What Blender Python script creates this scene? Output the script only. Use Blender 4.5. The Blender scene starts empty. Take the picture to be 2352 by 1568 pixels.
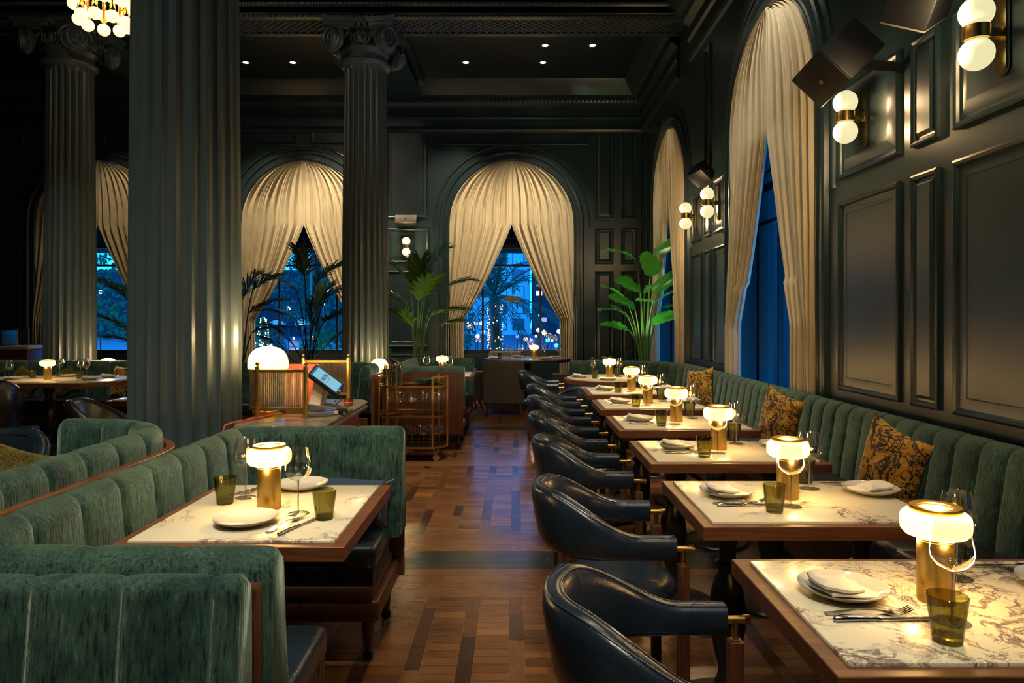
import bpy, bmesh, math, random
from math import sin, cos, pi, radians as R
from mathutils import Matrix, Vector
S = bpy.context.scene
COL = S.collection
random.seed(7)
# ------------------------------------------------------------------ camera, world, exposure
cam = bpy.data.cameras.new('camera'); co = bpy.data.objects.new('camera', cam); COL.objects.link(co)
co.location = (0, 0, 1.40); co.rotation_euler = (R(90), 0, 0)
cam.lens = 36 * 1620 / 2352; cam.sensor_width = 36
cam.shift_x = -7 / 2352; cam.shift_y = -50 / 2352
cam.clip_start = .02; cam.clip_end = 400
S.camera = co
S.view_settings.view_transform = 'Standard'; S.view_settings.look = 'None'
S.view_settings.exposure = 0.0; S.view_settings.gamma = 1; S.view_settings.use_curve_mapping = False
S.cycles.use_denoising = True
S.cycles.max_bounces = 7; S.cycles.diffuse_bounces = 3; S.cycles.glossy_bounces = 3
S.cycles.transparent_max_bounces = 16; S.cycles.transmission_bounces = 4
S.cycles.caustics_reflective = False; S.cycles.caustics_refractive = False
S.cycles.sample_clamp_indirect = 3.0
w = bpy.data.worlds.new('world'); S.world = w; w.use_nodes = True
wn = w.node_tree.nodes; wl = w.node_tree.links
bg = wn['Background']
tc = wn.new('ShaderNodeTexCoord'); sp = wn.new('ShaderNodeSeparateXYZ'); cr = wn.new('ShaderNodeValToRGB')
wl.new(tc.outputs['Generated'], sp.inputs[0]); wl.new(sp.outputs['Z'], cr.inputs[0]); wl.new(cr.outputs[0], bg.inputs[0])
cr.color_ramp.elements[0].position = 0.0; cr.color_ramp.elements[0].color = (.006, .20, .54, 1)
cr.color_ramp.elements[1].position = .8; cr.color_ramp.elements[1].color = (.003, .035, .22, 1)
bg.inputs[1].default_value = 11.0
def lamp(kind, loc, power, color, size=.05, target=None, angle=60, blend=.5):
    l = bpy.data.lights.new('light', kind); l.energy = power; l.color = color
    l.shadow_soft_size = size
    if kind == 'SPOT': l.spot_size = R(angle); l.spot_blend = blend
    o = bpy.data.objects.new('light', l); COL.objects.link(o); o.location = loc
    if target is not None:
        o.rotation_euler = (Vector(target) - Vector(loc)).to_track_quat('-Z', 'Y').to_euler()
    return o
WARM = (1, .66, .32); NEUT = (1, .88, .68)
# recessed ceiling downlights seen in the far bay
ZC = 5.45
DOWN = [(.445, 10.42), (1.145, 10.42), (.44, 11.11), (-.775, 11.11), (-3.5, 11.11), (-4.24, 11.11), (-2.77, 11.11), (-6.2, 11.11)]
TGT = [(-.4, 12.1, 2.0), (2.1, 10.1, 2.1), (.5, 12.1, 1.9), (-1.2, 12.1, 2.4), (-3.2, 12.1, 2.1), (-4.3, 12.1, 2.1), (-2.9, 12.1, 2.2), (-7., 12.1, 2.1)]
for (x, y), t in zip(DOWN, TGT):
    lamp('SPOT', (x, y, ZC - .05), 620 if x < -6 else (200 if x > 1 else 330), (1, .77, .47), .06, t, 58, .8)
NEAR_FILL = [((.9, 6.1, 5.8), (2.2, 6.1, 2.4), 150), ((1.0, 3.2, 5.8), (1.25, 3.0, .6), 55), ((.2, -1.1, 5.8), (-1.1, 1.5, .6), 260), ((-.9, .9, 5.8), (-1.4, 2.2, .8), 110), ((-2.8, 2.2, 5.8), (-2.0, 3.0, .8), 120),
        ((-.1, 5.2, 5.8), (.1, 6.2, 0), 190), ((-.2, 2.2, 5.8), (.1, 2.9, 0), 50), ((-.3, 5.0, 5.8), (-1.0, 7.1, .5), 170), ((-2.6, 6.6, 5.8), (-1.6, 6.2, .8), 80), ((-5.2, 6.6, 5.8), (-5.4, 8.0, .7), 120),
        ((.9, .4, 5.8), (1.2, 1.4, .7), 35), ((0.2, 7.9, 5.8), (.6, 8.0, .7), 60)]
for p, t, e in NEAR_FILL:  # unseen spots added over the near bays as fill light
    lamp('SPOT', p, e * 2.6, NEUT, .08, t, 60, .9)
lamp('SPOT', (-3.9, 4.6, 5.6), 70, (1, .85, .65), .12, (-3.2, 9, 5.0), 90, .9)  # unseen broad spot added to light the cross beam

# ------------------------------------------------------------------ node helpers
class NT:
    def __init__(s, name):
        s.m = bpy.data.materials.new(name); s.m.use_nodes = True
        s.n = s.m.node_tree.nodes; s.l = s.m.node_tree.links; s.b = s.n['Principled BSDF']; s.out = s.n['Material Output']
    def new(s, t, **k):
        n = s.n.new('ShaderNode' + t)
        for a, v in k.items(): setattr(n, a, v)
        return n
    def link(s, a, b): s.l.new(a, b)
    def coord(s, which='Object', scale=(1, 1, 1), rot=(0, 0, 0)):
        t = s.new('TexCoord') if which != 'World' else s.new('NewGeometry')
        m = s.new('Mapping'); m.inputs['Scale'].default_value = scale; m.inputs['Rotation'].default_value = rot
        s.link(t.outputs['Position' if which == 'World' else which], m.inputs[0]); return m.outputs[0]
    def noise(s, vec, scale=5, detail=3, rough=.5, dist=0):
        n = s.new('TexNoise'); s.link(vec, n.inputs['Vector'])
        n.inputs['Scale'].default_value = scale; n.inputs['Detail'].default_value = detail
        n.inputs['Roughness'].default_value = rough; n.inputs['Distortion'].default_value = dist
        return n.outputs[0]
    def ramp(s, fac, *st):
        r = s.new('ValToRGB'); e = r.color_ramp.elements
        while len(e) < len(st): e.new(.5)
        for i, (p, c) in enumerate(st): e[i].position = p; e[i].color = (*c, 1) if len(c) == 3 else c
        s.link(fac, r.inputs[0]); return r.outputs[0]
    def math(s, op, a, b=None, clamp=False):
        n = s.new('Math', operation=op, use_clamp=clamp)
        for i, v in enumerate((a, b)):
            if v is None: continue
            if hasattr(v, 'links'): s.link(v, n.inputs[i])
            else: n.inputs[i].default_value = v
        return n.outputs[0]
    def mix(s, f, a, b):
        n = s.new('Mix', data_type='RGBA')
        for sock, v in ((n.inputs[0], f), (n.inputs[6], a), (n.inputs[7], b)):
            if hasattr(v, 'links'): s.link(v, sock)
            else: sock.default_value = v if isinstance(v, (int, float)) else (*v, 1)
        return n.outputs[2]
    def set(s, **k):
        for a, v in k.items():
            i = s.b.inputs[{'base': 'Base Color', 'rough': 'Roughness', 'metal': 'Metallic', 'sheen': 'Sheen Weight', 'sheenr': 'Sheen Roughness', 'sheent': 'Sheen Tint', 'spec': 'Specular IOR Level', 'coat': 'Coat Weight', 'coatr': 'Coat Roughness', 'emit': 'Emission Color', 'emits': 'Emission Strength', 'aniso': 'Anisotropic'}[a]]
            if hasattr(v, 'links'): s.link(v, i)
            else: i.default_value = (*v, 1) if isinstance(v, tuple) else v
        return s
    def bump(s, h, strength=.3, dist=.01):
        b = s.new('Bump'); b.inputs['Strength'].default_value = strength; b.inputs['Distance'].default_value = dist
        s.link(h, b.inputs['Height']); s.link(b.outputs[0], s.b.inputs['Normal']); return s
M = {}
def paint(name, c, rough=.38, bs=.12):
    t = NT(name); v = t.coord('Object'); n = t.noise(v, 3, 4)
    t.set(base=t.mix(n, tuple(x * .82 for x in c), tuple(x * 1.15 for x in c)), rough=rough); t.bump(t.noise(v, 60, 2), bs, .002); M[name] = t.m
paint('wall', (.017, .037, .046), .31)
paint('column', (.066, .094, .100), .34)
paint('ceiling', (.006, .013, .017), .4)
paint('outside_dark', (.010, .016, .03), .8)
paint('pavement', (.05, .06, .08), .5)
paint('facade', (.62, .68, .72), .8)
paint('iron', (.012, .013, .016), .32)
paint('black_plastic', (.003, .004, .007), .5)
paint('grey_plastic', (.16, .155, .15), .5)
paint('light_plastic', (.55, .50, .42), .4)
paint('red_card', (.62, .10, .035), .6)
paint('navy_card', (.03, .06, .11), .6)
paint('lattice', (.10, .13, .14), .4)
def velvet(name, a, b, hl):
    t = NT(name); v = t.coord('Object'); n = t.noise(v, 7, 5, .65, .6)
    vs = t.coord('Object', (130, 130, 9)); st = t.noise(vs, 1, 3, .75)
    vs2 = t.coord('Object', (420, 420, 24)); st2 = t.noise(vs2, 1, 2, .7)
    c = t.ramp(n, (.32, a), (.68, b))
    k = t.ramp(st, (.36, (.12, .12, .12)), (.46, (.8, .8, .8)), (.58, (1.0, 1.0, 1.0)), (.70, (2.0, 2.0, 2.0)))
    mm = t.new('Mix', data_type='RGBA', blend_type='MULTIPLY'); mm.inputs[0].default_value = .9
    t.link(c, mm.inputs[6]); t.link(k, mm.inputs[7])
    t.set(base=mm.outputs[2], rough=.75, sheen=.55, sheenr=.35, sheent=hl, spec=.2)
    h = t.math('ADD', st, t.math('MULTIPLY', st2, .5)); t.bump(h, .55, .006); M[name] = t.m
velvet('velvet', (.008, .034, .031), (.056, .122, .088), (.6, .75, .6))
velvet('olive', (.05, .045, .006), (.13, .11, .02), (.6, .6, .3))
def leather(name, c, rough=.27):
    t = NT(name); v = t.coord('Object'); n = t.noise(v, 9, 5, .6)
    t.set(base=t.mix(n, tuple(x * .6 for x in c), tuple(x * 1.5 for x in c)), rough=t.math('ADD', t.math('MULTIPLY', n, .22), rough - .1), coat=.25, coatr=.25)
    vo = t.new('TexVoronoi'); t.link(v, vo.inputs['Vector']); vo.inputs['Scale'].default_value = 220
    t.bump(t.math('ADD', t.noise(v, 22, 4, .6), t.math('MULTIPLY', vo.outputs[0], .25)), .16, .006); M[name] = t.m
leather('leather', (.012, .021, .034)); leather('black_leather', (.011, .012, .014), .3)
def fabric(name, c, rough=.9, s=500):
    t = NT(name); v = t.coord('Object'); n = t.noise(v, 4, 4)
    t.set(base=t.mix(n, tuple(x * .8 for x in c), tuple(min(x * 1.12, 1) for x in c)), rough=rough, sheen=.2)
    t.bump(t.noise(v, s, 2), .2, .002); M[name] = t.m
fabric('curtain', (.62, .545, .38)); fabric('napkin', (.72, .69, .60)); fabric('grey_cloth', (.085, .075, .062), .8)
def wood(name, a, b, rough=.42, sc=(2, 26, 26), coat=.0):
    t = NT(name); v = t.coord('Object', sc); n = t.noise(v, 1.6, 6, .6, 1.2)
    t.set(base=t.ramp(n, (.3, a), (.5, tuple((x + y) / 2 for x, y in zip(a, b))), (.72, b)), rough=rough, coat=coat, coatr=.25)
    t.bump(n, .08, .003); M[name] = t.m
wood('walnut', (.07, .021, .007), (.20, .072, .024))
wood('walnut_y', (.07, .021, .007), (.20, .072, .024), .35, (26, 2, 26))
wood('dark_wood', (.040, .013, .006), (.115, .040, .015), .38, (26, 26, 2))
wood('oak', (.17, .075, .024), (.32, .15, .05), .45, (26, 26, 2))
# marble : cream with purple-grey broken veins
t = NT('marble'); v = t.coord('World')
d = t.new('TexNoise'); t.link(v, d.inputs['Vector']); d.inputs['Scale'].default_value = 3.2; d.inputs['Detail'].default_value = 5
ad = t.new('Vector' + 'Math', operation='MULTIPLY_ADD'); t.link(d.outputs['Color'], ad.inputs[0]); ad.inputs[1].default_value = (.35, .35, .35); t.link(v, ad.inputs[2])
n1 = t.noise(ad.outputs[0], 2.7, 7, .66, .8); n2 = t.noise(ad.outputs[0], 6.5, 7, .66, .5); msk = t.noise(v, 3.6, 3, .55)
r1 = t.math('ABSOLUTE', t.math('SUBTRACT', n1, .5)); r2 = t.math('ABSOLUTE', t.math('SUBTRACT', n2, .5))
v1 = t.ramp(r1, (0, (1, 1, 1)), (.026, (.0, .0, .0))); v2 = t.ramp(r2, (0, (.8, .8, .8)), (.016, (0, 0, 0)))
# stronger veining towards the tables nearest the room's entrance
sx = t.new('SeparateXYZ'); t.link(v, sx.inputs[0])
near = t.math('MULTIPLY', t.math('LESS_THAN', sx.outputs['Y'], 2.05), t.math('GREATER_THAN', sx.outputs['X'], 0))
off = t.math('MULTIPLY', near, .13)
mk = t.ramp(t.math('ADD', msk, off), (.51, (0, 0, 0)), (.60, (1, 1, 1)))
mk2 = t.ramp(t.math('ADD', msk, off), (.52, (0, 0, 0)), (.64, (1, 1, 1)))
vv = t.math('ADD', t.math('MULTIPLY', v1, mk), t.math('MULTIPLY', v2, mk2), True)
base = t.ramp(t.noise(v, 2.2, 3), (.3, (.76, .68, .48)), (.7, (.92, .85, .64)))
t.set(base=t.mix(t.math('MULTIPLY', vv, .86), base, (.12, .065, .075)), rough=.24, coat=.1, coatr=.08); M['marble'] = t.m
# grey brown stone
t = NT('stone'); v = t.coord('Object'); n = t.noise(v, 12, 7, .7, 1.5)
t.set(base=t.ramp(n, (.3, (.07, .052, .032)), (.5, (.24, .19, .13)), (.7, (.42, .35, .25))), rough=.28, coat=.15, coatr=.1); M['stone'] = t.m
def metal(name, c, rough=.3, sc=(8, 8, 300)):
    t = NT(name); v = t.coord('Object', sc); n = t.noise(v, 1, 2)
    t.set(base=c, metal=1.0, rough=t.math('ADD', t.math('MULTIPLY', n, .15), rough - .07)); M[name] = t.m
metal('brass', (.68, .44, .12), .32); metal('brass_dark', (.42, .27, .07), .36); metal('steel', (.78, .76, .73), .14); metal('polished_brass', (.8, .55, .2), .18)
def simple(name, c, rough=.3, **k):
    t = NT(name); t.set(base=c, rough=rough, **k); M[name] = t.m; return t
t = simple('ceramic', (.62, .61, .53), .10, coat=.6, coatr=.05)
def glass(name, tint, gloss, rough=.02, edge=None):
    m = bpy.data.materials.new(name); m.use_nodes = True; n = m.node_tree.nodes; l = m.node_tree.links; n.clear()
    o = n.new('ShaderNodeOutputMaterial'); tr = n.new('ShaderNodeBsdfTransparent'); gl = n.new('ShaderNodeBsdfGlossy'); mx = n.new('ShaderNodeMixShader')
    lw = n.new('ShaderNodeLayerWeight'); lw.inputs[0].default_value = .28
    cr = n.new('ShaderNodeValToRGB'); cr.color_ramp.elements[0].color = (gloss, gloss, gloss, 1); cr.color_ramp.elements[0].position = .35; cr.color_ramp.elements[1].color = (.75, .75, .75, 1)
    if edge:
        c2 = n.new('ShaderNodeValToRGB'); c2.color_ramp.elements[0].color = (*tint, 1); c2.color_ramp.elements[1].color = (*edge, 1); c2.color_ramp.elements[0].position = .2
        l.new(lw.outputs['Facing'], c2.inputs[0]); l.new(c2.outputs[0], tr.inputs[0])
    else: tr.inputs[0].default_value = (*tint, 1)
    gl.inputs['Roughness'].default_value = rough
    l.new(lw.outputs['Facing'], cr.inputs[0]); l.new(cr.outputs[0], mx.inputs[0]); l.new(tr.outputs[0], mx.inputs[1]); l.new(gl.outputs[0], mx.inputs[2]); l.new(mx.outputs[0], o.inputs[0])
    M[name] = m
glass('clear_glass', (.97, .97, .96), .22, .03, (.92, .91, .89))
glass('stem_glass', (.86, .85, .82), .42, .03)
glass('olive_glass', (.66, .65, .40), .07, .03, (.24, .22, .08))
glass('smoke_glass', (.70, .66, .50), .06, .03, (.25, .22, .12))
glass('reeded_glass', (.75, .72, .66), .42, .22, (.5, .46, .4))
glass('pane', (.86, .90, .95), .03, .01)
glass('amber_glass', (.9, .62, .5), .1, .05)
def emit(name, c, s, base=(.8, .75, .65)):
    t = NT(name); t.set(base=base, rough=.4, emit=c, emits=s); M[name] = t.m
emit('lamp_opal', (1, .54, .095), 8.5); emit('dome_opal', (1, .58, .12), 6.5); emit('globe', (.84, .77, .42), 1.0, (.25, .24, .2)); emit('bulb', (1, .60, .20), 3.2)
emit('downlight', (.8, 1, .75), 6); emit('fairy', (1, .85, .35), 3.5); emit('street_warm', (1, .55, .28), 2.2); emit('street_white', (.8, .9, 1), 2.6)
emit('screen_blue', (.02, .12, .32), 1.0, (.02, .02, .03)); emit('screen', (.26, .62, .78), .85, (.02, .02, .02)); emit('screen_ink', (.01, .03, .05), .3, (.01, .01, .01)); emit('screen_grey', (.14, .40, .50), .6, (.01, .01, .01))
emit('magenta_light', (.6, .05, .6), .7); emit('red_light', (1, .08, .08), 1.4); emit('cyan_light', (.1, .7, 1), 2.0); emit('lit_window', (.9, .7, .4), .5)
def leafm(name, a, b, rough=.35, tl=.25):
    t = NT(name); v = t.coord('Object'); n = t.noise(v, 6, 3); c = t.mix(n, a, b)
    t.set(base=c, rough=rough)
    tb = t.new('BsdfTranslucent'); t.link(c, tb.inputs[0]); mx = t.new('MixShader'); mx.inputs[0].default_value = tl
    t.link(t.b.outputs[0], mx.inputs[1]); t.link(tb.outputs[0], mx.inputs[2]); t.link(mx.outputs[0], t.out.inputs[0]); M[name] = t.m
leafm('leaf', (.02, .20, .015), (.06, .40, .03)); leafm('palm_leaf', (.045, .13, .015), (.12, .26, .03)); leafm('dark_leaf', (.010, .030, .014), (.02, .06, .02)); leafm('outer_leaf', (.01, .10, .055), (.02, .20, .09), .6)  # dark_leaf puts the silhouette shade of the window palms into the leaf colour
leafm('stem', (.08, .20, .03), (.16, .30, .06))
# printed mustard velvet
t = NT('mustard'); v = t.coord('Object')
n1 = t.noise(v, 5.5, 2.5, .55, .8); n2 = t.noise(v, 30, 2, .5, 1.5); n3 = t.noise(v, 9, 2, .5, 2.2)
l1 = t.ramp(t.math('ABSOLUTE', t.math('SUBTRACT', n1, .5)), (.010, (1, 1, 1)), (.018, (0, 0, 0)))
l2 = t.ramp(t.math('ABSOLUTE', t.math('SUBTRACT', n2, .5)), (.03, (1, 1, 1)), (.05, (0, 0, 0)))
l3 = t.ramp(t.math('ABSOLUTE', t.math('SUBTRACT', n3, .5)), (.014, (1, 1, 1)), (.024, (0, 0, 0)))
band = t.ramp(t.math('ABSOLUTE', t.math('SUBTRACT', n1, .5)), (.035, (1, 1, 1)), (.05, (0, 0, 0)))
m2 = t.ramp(t.noise(v, 7, 1), (.50, (0, 0, 0)), (.56, (1, 1, 1)))
vo = t.new('TexVoronoi'); t.link(v, vo.inputs['Vector']); vo.inputs['Scale'].default_value = 17; dots = t.ramp(vo.outputs['Distance'], (.16, (1, 1, 1)), (.2, (0, 0, 0)))
k = t.math('ADD', t.math('ADD', l1, t.math('MULTIPLY', l2, t.math('MAXIMUM', m2, band))), t.math('ADD', l3, t.math('MULTIPLY', dots, t.math('SUBTRACT', 1.0, m2))), True)
t.set(base=t.mix(k, t.mix(t.noise(v, 14, 3), (.34, .17, .012), (.60, .33, .03)), (.018, .013, .008)), rough=.8, sheen=.3, sheenr=.3); M['mustard'] = t.m
# parquet: tone and tint come from each plank
t = NT('parquet'); at = t.new('Attribute', attribute_name='tone'); v = t.coord('World')
g1 = t.noise(t.coord('World', (8, 90, 1)), 1, 4, .6); g2 = t.noise(t.coord('World', (90, 8, 1)), 1, 4, .6)
sr = t.new('SeparateColor'); t.link(at.outputs['Color'], sr.inputs[0])
g = t.mix(sr.outputs[1], g1, g2)
c = t.ramp(sr.outputs[0], (0, (.035, .018, .012)), (.3, (.080, .032, .013)), (.6, (.165, .066, .021)), (1, (.28, .122, .040)))
c = t.mix(sr.outputs[2], c, (.026, .029, .027))
gg = t.ramp(g, (.3, (.65, .65, .65)), (.7, (1.25, 1.25, 1.25)))
mm = t.new('Mix', data_type='RGBA', blend_type='MULTIPLY'); mm.inputs[0].default_value = 1; t.link(c, mm.inputs[6]); t.link(gg, mm.inputs[7])
t.set(base=mm.outputs[2], rough=t.math('ADD', t.math('MULTIPLY', t.noise(v, 5, 3), .14), .17), coat=.15, coatr=.2); t.bump(t.noise(v, 9, 3), .04, .01); M['parquet'] = t.m
simple('seam', (.16, .10, .06), .6)

# ------------------------------------------------------------------ mesh helpers
class MB:
    def __init__(s): s.v = []; s.f = []
    def add(s, vs, fs, X=None):
        o = len(s.v)
        s.v += [tuple(X @ Vector(p)) for p in vs] if X is not None else [tuple(p) for p in vs]
        s.f += [tuple(o + i for i in f) for f in fs]; return s
    def box(s, x0, x1, y0, y1, z0, z1, X=None):
        vs = [(x, y, z) for x in (x0, x1) for y in (y0, y1) for z in (z0, z1)]
        return s.add(vs, [(0, 1, 3, 2), (4, 6, 7, 5), (0, 4, 5, 1), (2, 3, 7, 6), (0, 2, 6, 4), (1, 5, 7, 3)], X)
    def rbox(s, x0, x1, y0, y1, z0, z1, r=.01, seg=2, X=None):
        bm = bmesh.new(); bmesh.ops.create_cube(bm, size=1)
        for q in bm.verts: q.co = ((x0 + x1) / 2 + q.co.x * (x1 - x0), (y0 + y1) / 2 + q.co.y * (y1 - y0), (z0 + z1) / 2 + q.co.z * (z1 - z0))
        bmesh.ops.bevel(bm, geom=bm.edges[:], offset=r, segments=seg, affect='EDGES', profile=.5)
        bm.verts.index_update(); s.add([q.co[:] for q in bm.verts], [[q.index for q in f.verts] for f in bm.faces], X); bm.free(); return s
    def lathe(s, prof, seg=32, X=None, cap=True, c=(0, 0)):
        n = len(prof); vs = []; fs = []
        for i in range(seg):
            a = 2 * pi * i / seg
            vs += [(c[0] + r * cos(a), c[1] + r * sin(a), z) for r, z in prof]
        for i in range(seg):
            j = (i + 1) % seg
            for k in range(n - 1): fs.append((i * n + k, j * n + k, j * n + k + 1, i * n + k + 1))
        if cap:
            if prof[0][0] > 1e-5: fs.append(tuple(i * n for i in range(seg))[::-1])
            if prof[-1][0] > 1e-5: fs.append(tuple(i * n + n - 1 for i in range(seg)))
        return s.add(vs, fs, X)
    def tube(s, pts, r, seg=8, X=None, cap=True):
        pts = [Vector(p) for p in pts]; n = len(pts); rs = r if isinstance(r, (list, tuple)) else [r] * n
        vs = []; fs = []; up = Vector((0, 0, 1)); prev = None
        for i, p in enumerate(pts):
            t = (pts[min(i + 1, n - 1)] - pts[max(i - 1, 0)]).normalized()
            if prev is None: a = t.cross(up if abs(t.z) < .95 else Vector((1, 0, 0))).normalized()
            else: a = (prev - t * prev.dot(t)).normalized()
            prev = a; b = t.cross(a)
            vs += [tuple(p + (a * cos(2 * pi * k / seg) + b * sin(2 * pi * k / seg)) * rs[i]) for k in range(seg)]
        for i in range(n - 1):
            for k in range(seg):
                m = (k + 1) % seg; fs.append((i * seg + k, i * seg + m, (i + 1) * seg + m, (i + 1) * seg + k))
        if cap: fs.append(tuple(range(seg))[::-1]); fs.append(tuple((n - 1) * seg + k for k in range(seg)))
        return s.add(vs, fs, X)
    def prism(s, poly, z0, z1, X=None):
        n = len(poly); vs = [(x, y, z0) for x, y in poly] + [(x, y, z1) for x, y in poly]
        return s.add(vs, [tuple(range(n))[::-1], tuple(range(n, 2 * n))] + [(i, (i + 1) % n, n + (i + 1) % n, n + i) for i in range(n)], X)
    def sphere(s, c, r, seg=16, sc=(1, 1, 1), X=None):
        h = seg // 2
        return s.lathe([(max(r * sin(pi * k / h), 1e-6), -r * cos(pi * k / h)) for k in range(h + 1)], seg, (X if X is not None else Matrix()) @ Matrix.Translation(c) @ Matrix.Diagonal((*sc, 1)), False)
    def grid(s, rows, closed=False, X=None):
        m = len(rows[0]); n = len(rows); vs = [p for r in rows for p in r]; fs = []
        for i in range(n - 1):
            for k in range(m if closed else m - 1):
                q = (k + 1) % m; fs.append((i * m + k, i * m + q, (i + 1) * m + q, (i + 1) * m + k))
        return s.add(vs, fs, X)
    def loops(s, ls):   # concentric quads loops: list of 4-point loops, last is filled
        vs = [p for l in ls for p in l]; fs = []
        for i in range(len(ls) - 1):
            for k in range(4): fs.append((i * 4 + k, i * 4 + (k + 1) % 4, i * 4 + 4 + (k + 1) % 4, i * 4 + 4 + k))
        e = (len(ls) - 1) * 4; fs.append((e, e + 1, e + 2, e + 3)); return s.add(vs, fs)
def mesh(name, mb, mat, angle=35):
    me = bpy.data.meshes.new(name); me.from_pydata(mb.v, [], mb.f); me.validate()
    bm = bmesh.new(); bm.from_mesh(me); bmesh.ops.recalc_face_normals(bm, faces=bm.faces); bm.to_mesh(me); bm.free()
    me.polygons.foreach_set('use_smooth', [True] * len(me.polygons)); me.set_sharp_from_angle(angle=R(angle))
    me.materials.append(M[mat] if isinstance(mat, str) else mat); return me
def obj(name, mb, mat, parent=None, loc=None, angle=35):
    o = bpy.data.objects.new(name, mb if isinstance(mb, bpy.types.Mesh) else mesh(name, mb, mat, angle)); COL.objects.link(o)
    if parent is not None: o.parent = parent
    if loc: o.location = loc
    return o
def thing(name, label, cat, loc=(0, 0, 0), rz=0, group=None):
    o = bpy.data.objects.new(name, None); COL.objects.link(o); o.location = loc; o.rotation_euler = (0, 0, rz)
    o.empty_display_size = .05; return tag(o, label, cat, group)
def tag(o, label, cat, group=None):
    o['label'] = label; o['category'] = cat
    if group: o['group'] = group
    return o
def struct(name, mb, mat, parent=None, angle=35):
    o = obj(name, mb, mat, parent, angle=angle)
    if parent is None: o['kind'] = 'structure'
    return o
def dup(root, loc, rz, label, group=None, scale=None):
    r = root.copy(); COL.objects.link(r); r.location = loc; r.rotation_euler = (0, 0, rz); r['label'] = label
    if group: r['group'] = group
    if scale: r.scale = scale
    for ch in list(root.children):
        c = ch.copy(); COL.objects.link(c); c.parent = r
        for g in list(ch.children):
            d = g.copy(); COL.objects.link(d); d.parent = c
    return r
class Kit:   # first use moves the prototype, later uses copy it
    def __init__(s, make): s.make = make; s.p = None
    def put(s, loc, rz, label, group=None):
        if s.p is None:
            s.p = s.make(); s.p.location = loc; s.p.rotation_euler = (0, 0, rz); s.p['label'] = label
            if group: s.p['group'] = group
            return s.p
        return dup(s.p, loc, rz, label, group)
# ================================================================== THE ROOM
XW, YB = 2.2, 12.2
ROOM_L, ROOM_N = -9.6, -1.5
# --- floor of parquet
def floor():
    v = []; f = []; tone = []
    rnd = random.Random(3)
    def plank(x0, x1, y0, y1, t, along_y, dark=0):
        g = .0011; n = len(v)
        v.extend([(x0 + g, y0 + g, 0), (x1 - g, y0 + g, 0), (x1 - g, y1 - g, 0), (x0 + g, y1 - g, 0)]); f.append((n, n + 1, n + 2, n + 3)); tone.append((t, 1.0 if along_y else 0.0, dark))
    bands = [(3.97, 4.27), (8.95, 9.25)]
    def border(y0, y1, dark, n, tone0):
        h = (y1 - y0) / n
        for i in range(n):
            x = ROOM_L + rnd.random() * .8 - .8
            while x < XW:
                l = rnd.uniform(.7, 1.6); plank(max(x, ROOM_L), min(x + l, XW), y0 + i * h, y0 + (i + 1) * h, rnd.uniform(*tone0), False, dark); x += l
    def field(y0, y1):
        x = -8.4; k = 0
        while x < XW - .01:
            x1 = min(x + .145, XW)
            y = y0 - rnd.random() * .05
            while y < y1:
                h = .066; a, b = max(y, y0), min(y + h, y1)
                if b - a > .01: plank(x, x1, a, b, min(1, max(.2, rnd.gauss(.58, .14))), False)
                y += h
            x2 = min(x1 + .066, XW)
            if x2 > x1 + .01:
                y = y0 - rnd.random() * .4
                while y < y1:
                    h = rnd.choice((.2, .27, .4, .53)); a, b = max(y, y0), min(y + h, y1); r = rnd.random()
                    if b - a > .01: plank(x1, x2, a, b, rnd.uniform(.05, .25) if r < .42 else rnd.uniform(.35, .7), True)
                    y += h
            x = x2 if x2 > x1 else x1
    field(.9, 3.55); border(3.55, 3.97, 0, 4, (.45, .7)); border(3.97, 4.27, 1, 3, (.2, .4)); border(4.27, 4.6, 0, 3, (.45, .7))
    field(4.6, 6.75); border(6.75, 7.15, 0, 3, (.55, .85)); field(7.15, 8.7); border(8.7, 8.95, 0, 2, (.55, .8)); border(8.95, 9.25, 1, 3, (.2, .5)); border(9.25, 9.5, 0, 2, (.5, .8)); field(9.5, YB)
    me = bpy.data.meshes.new('floor'); me.from_pydata(v, [], f)
    at = me.attributes.new('tone', 'FLOAT_COLOR', 'FACE')
    at.data.foreach_set('color', [c for t in tone for c in (*t, 1.0)])
    me.materials.append(M['parquet']); o = bpy.data.objects.new('floor', me); COL.objects.link(o); o['kind'] = 'structure'
    b = MB().box(ROOM_L - .3, XW + .3, ROOM_N - .3, YB + .4, -.12, -.0015); struct('floor_base', b, 'seam', o)
floor()

ZS_R, R_R = 3.095, 1.01
ZS_B, R_B = 3.08, 1.075
WIN_R = [1.40, 6.127, 10.06]; WIN_B = [-.06, -3.66, -7.22]
PR = lambda u, z, d: (XW - d, u, z)
PB = lambda u, z, d: (u, YB - d, z)
SILL = .72
def arch_pts(c, r, zs, n=32):
    return [(c + r * cos(pi - pi * i / n), zs + r * sin(pi - pi * i / n)) for i in range(n + 1)]
def wall_with_arches(name, P, u0, u1, wins, r, zs, ztop, depth=.42, sill=0):
    m = MB(); edges = sorted(wins); prev = u0
    for c in edges:
        m.add([P(prev, 0, 0), P(c - r, 0, 0), P(c - r, ztop, 0), P(prev, ztop, 0)], [(0, 1, 2, 3)]); prev = c + r
        ap = arch_pts(c, r, zs); n = len(ap)
        m.add([P(u, z, 0) for u, z in ap] + [P(u, ztop, 0) for u, z in ap], [(i, i + 1, n + i + 1, n + i) for i in range(n - 1)])
        path = [(c - r, sill)] + ap + [(c + r, sill)]; n = len(path)
        m.add([P(u, z, 0) for u, z in path] + [P(u, z, -depth) for u, z in path], [(i, i + 1, n + i + 1, n + i) for i in range(n - 1)])
    m.add([P(prev, 0, 0), P(u1, 0, 0), P(u1, ztop, 0), P(prev, ztop, 0)], [(0, 1, 2, 3)])
    return struct(name, m, 'wall')
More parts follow.
